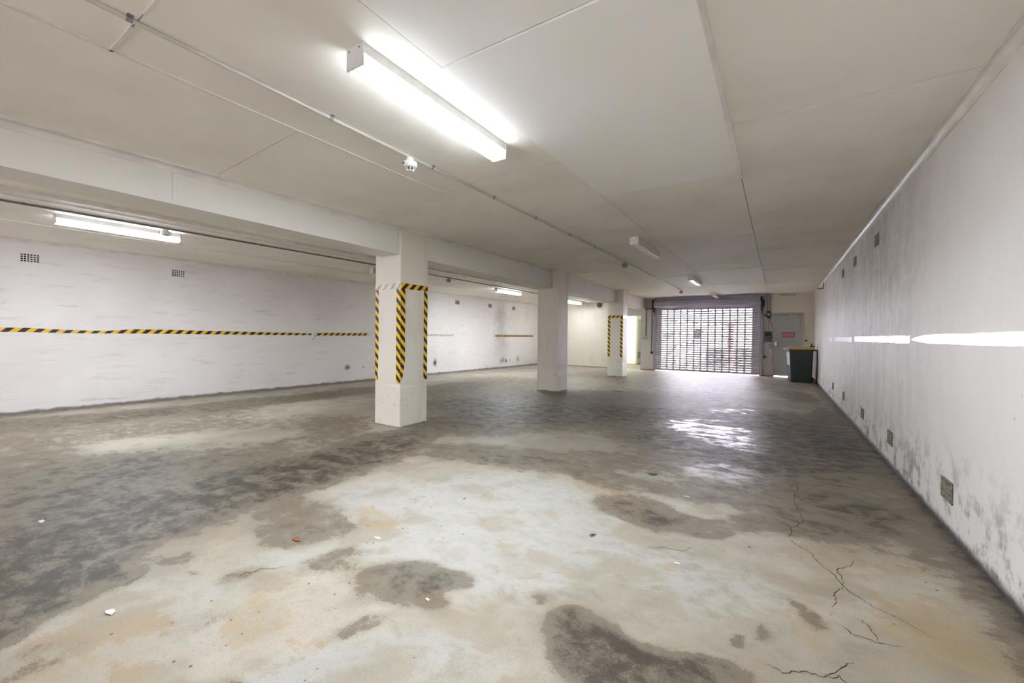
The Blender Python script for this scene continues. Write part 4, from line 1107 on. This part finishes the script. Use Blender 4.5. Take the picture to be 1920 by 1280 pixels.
flat('paper_scrap','tiny white scrap among the dark patches in front of the right wall','paper scrap',[(-.03,-.01),(.028,-.012),(.02,.008),(-.016,.010)],(-.58,3.48,0),M['paper'],.004,group=sc_)
flat('paper_scrap','small cream scrap on pale floor right of centre','paper scrap',[(-.016,-.006),(.018,-.006),(.014,.008),(-.012,.008)],(-.45,2.42,0),M['paper'],.004,group=sc_)
flat('paper_scrap','small white scrap on the big dark stain at centre floor','paper scrap',[(-.012,-.004),(.012,-.006),(.01,.006),(-.01,.006)],(-1.37,1.43,0),M['paper'],.004,group=sc_)

# ------------------------------------------------------------------ outside, seen through the slots
m = MB(); m.box(-4.1, 14, YB+.05, 45, -.30, -.02); structure(m.build('ground_outside', M['concrete_out']))
dp = thing('street_box','small dark box on a post outside, behind the middle slots of the roller door','box',(-3.42,22.95,-.02))
MB().bbox(-.20,.20,-.12,.12,1.24,1.68,.02).build('case', M['dark_out'], dp); MB().bbox(-.02,.02,-.02,.02,0,1.24,.004).build('pole', M['bracket'], dp)
rp = MB().bbox(-2.05,-1.80,22.70,22.95,.0,2.0,.01).build('red_post', M['red_out'], loc=(0,0,-.02)); tag(rp,'pale red post glimpsed through the roller door slots','post')
def hedge(x0,x1,label):
    bm = bmesh.new(); bmesh.ops.create_cube(bm, size=1)
    for v in bm.verts: v.co = Vector(((x0+x1)/2+v.co.x*(x1-x0), 19.5+v.co.y*.5, .40+v.co.z*.80))
    bmesh.ops.subdivide_edges(bm, edges=list(bm.edges), cuts=14, use_grid_fill=True)
    for v in bm.verts: v.co += noise.noise_vector(v.co*7)*.05
    o = MB().frombm(bm).build('low_hedge', M['hedge'], loc=(0,0,-.02)); return tag(o, label, 'hedge', 'dark low hedges outside the roller door')
hedge(-2.55,-1.80,'dark low shape outside behind the middle of the roller door slots')
hedge(-1.50,-.70,'dark low shape outside behind the right-hand roller door slots')

# ------------------------------------------------------------------ light
w = bpy.data.worlds.new('overcast_sky'); SC.world = w; w.use_nodes = True
bg = w.node_tree.nodes['Background']; nt = w.node_tree
tc = nt.nodes.new('ShaderNodeTexCoord'); sx = nt.nodes.new('ShaderNodeSeparateXYZ'); nt.links.new(tc.outputs['Generated'], sx.inputs[0])
mr = nt.nodes.new('ShaderNodeMapRange'); mr.interpolation_type = 'SMOOTHSTEP'; nt.links.new(sx.outputs[2], mr.inputs[0])
mr.inputs[1].default_value = .02; mr.inputs[2].default_value = .55; mr.inputs[3].default_value = SKY; mr.inputs[4].default_value = SKY*.32     # hazy bright horizon
bg.inputs[0].default_value = (.87,.84,1.0,1); nt.links.new(mr.outputs[0], bg.inputs[1])
l = bpy.data.lights.new('door_daylight_portal','AREA'); l.shape = 'RECTANGLE'; l.size = RX1-RX0+.1; l.size_y = 2.45; l.cycles.is_portal = True
o = bpy.data.objects.new('door_daylight_portal', l); COL.objects.link(o); o.location = ((RX0+RX1)/2, YB+.24, 1.21); o.rotation_euler = (-PI/2,0,0)
l = bpy.data.lights.new('corridor_lamp','AREA'); l.energy = 5; l.size = .3; l.shape = 'RECTANGLE'; l.size_y = 1.2; l.color = (1,1,.93)
o = bpy.data.objects.new('corridor_lamp', l); COL.objects.link(o); o.location = (-5.9,17.6,2.55)

# ------------------------------------------------------------------ camera
FPX, YAW, PITCH, ROLL = 779.828, .5680385, -.0145780, -.0105392
B = Matrix(((1,0,0),(0,0,1),(0,-1,0)))
Mx = Matrix.Rotation(YAW,3,'Z') @ Matrix.Rotation(PITCH,3,'X') @ B @ Matrix.Rotation(ROLL,3,'Z')
right, down, fwd = Mx.col[0], Mx.col[1], Mx.col[2]
cam = bpy.data.cameras.new('camera'); cam.sensor_fit = 'HORIZONTAL'; cam.sensor_width = 36; cam.lens = FPX/1920*36
cam.clip_start = .05; cam.clip_end = 200
co = bpy.data.objects.new('camera', cam); COL.objects.link(co)
R3 = Matrix((right, -down, -fwd)).transposed()
co.matrix_world = Matrix.Translation((0,0,1.25)) @ R3.to_4x4()
SC.camera = co

vs_ = SC.view_settings
vs_.view_transform = 'Standard'; vs_.look = 'None'; vs_.gamma = 1; vs_.use_curve_mapping = False; vs_.exposure = EXPOSURE
cy = SC.cycles
cy.use_adaptive_sampling = True; cy.adaptive_threshold = .06; cy.adaptive_min_samples = 20; cy.max_bounces = 7; cy.diffuse_bounces = 6; cy.glossy_bounces = 4; cy.caustics_reflective = False; cy.caustics_refractive = False
cy.sample_clamp_indirect = 12
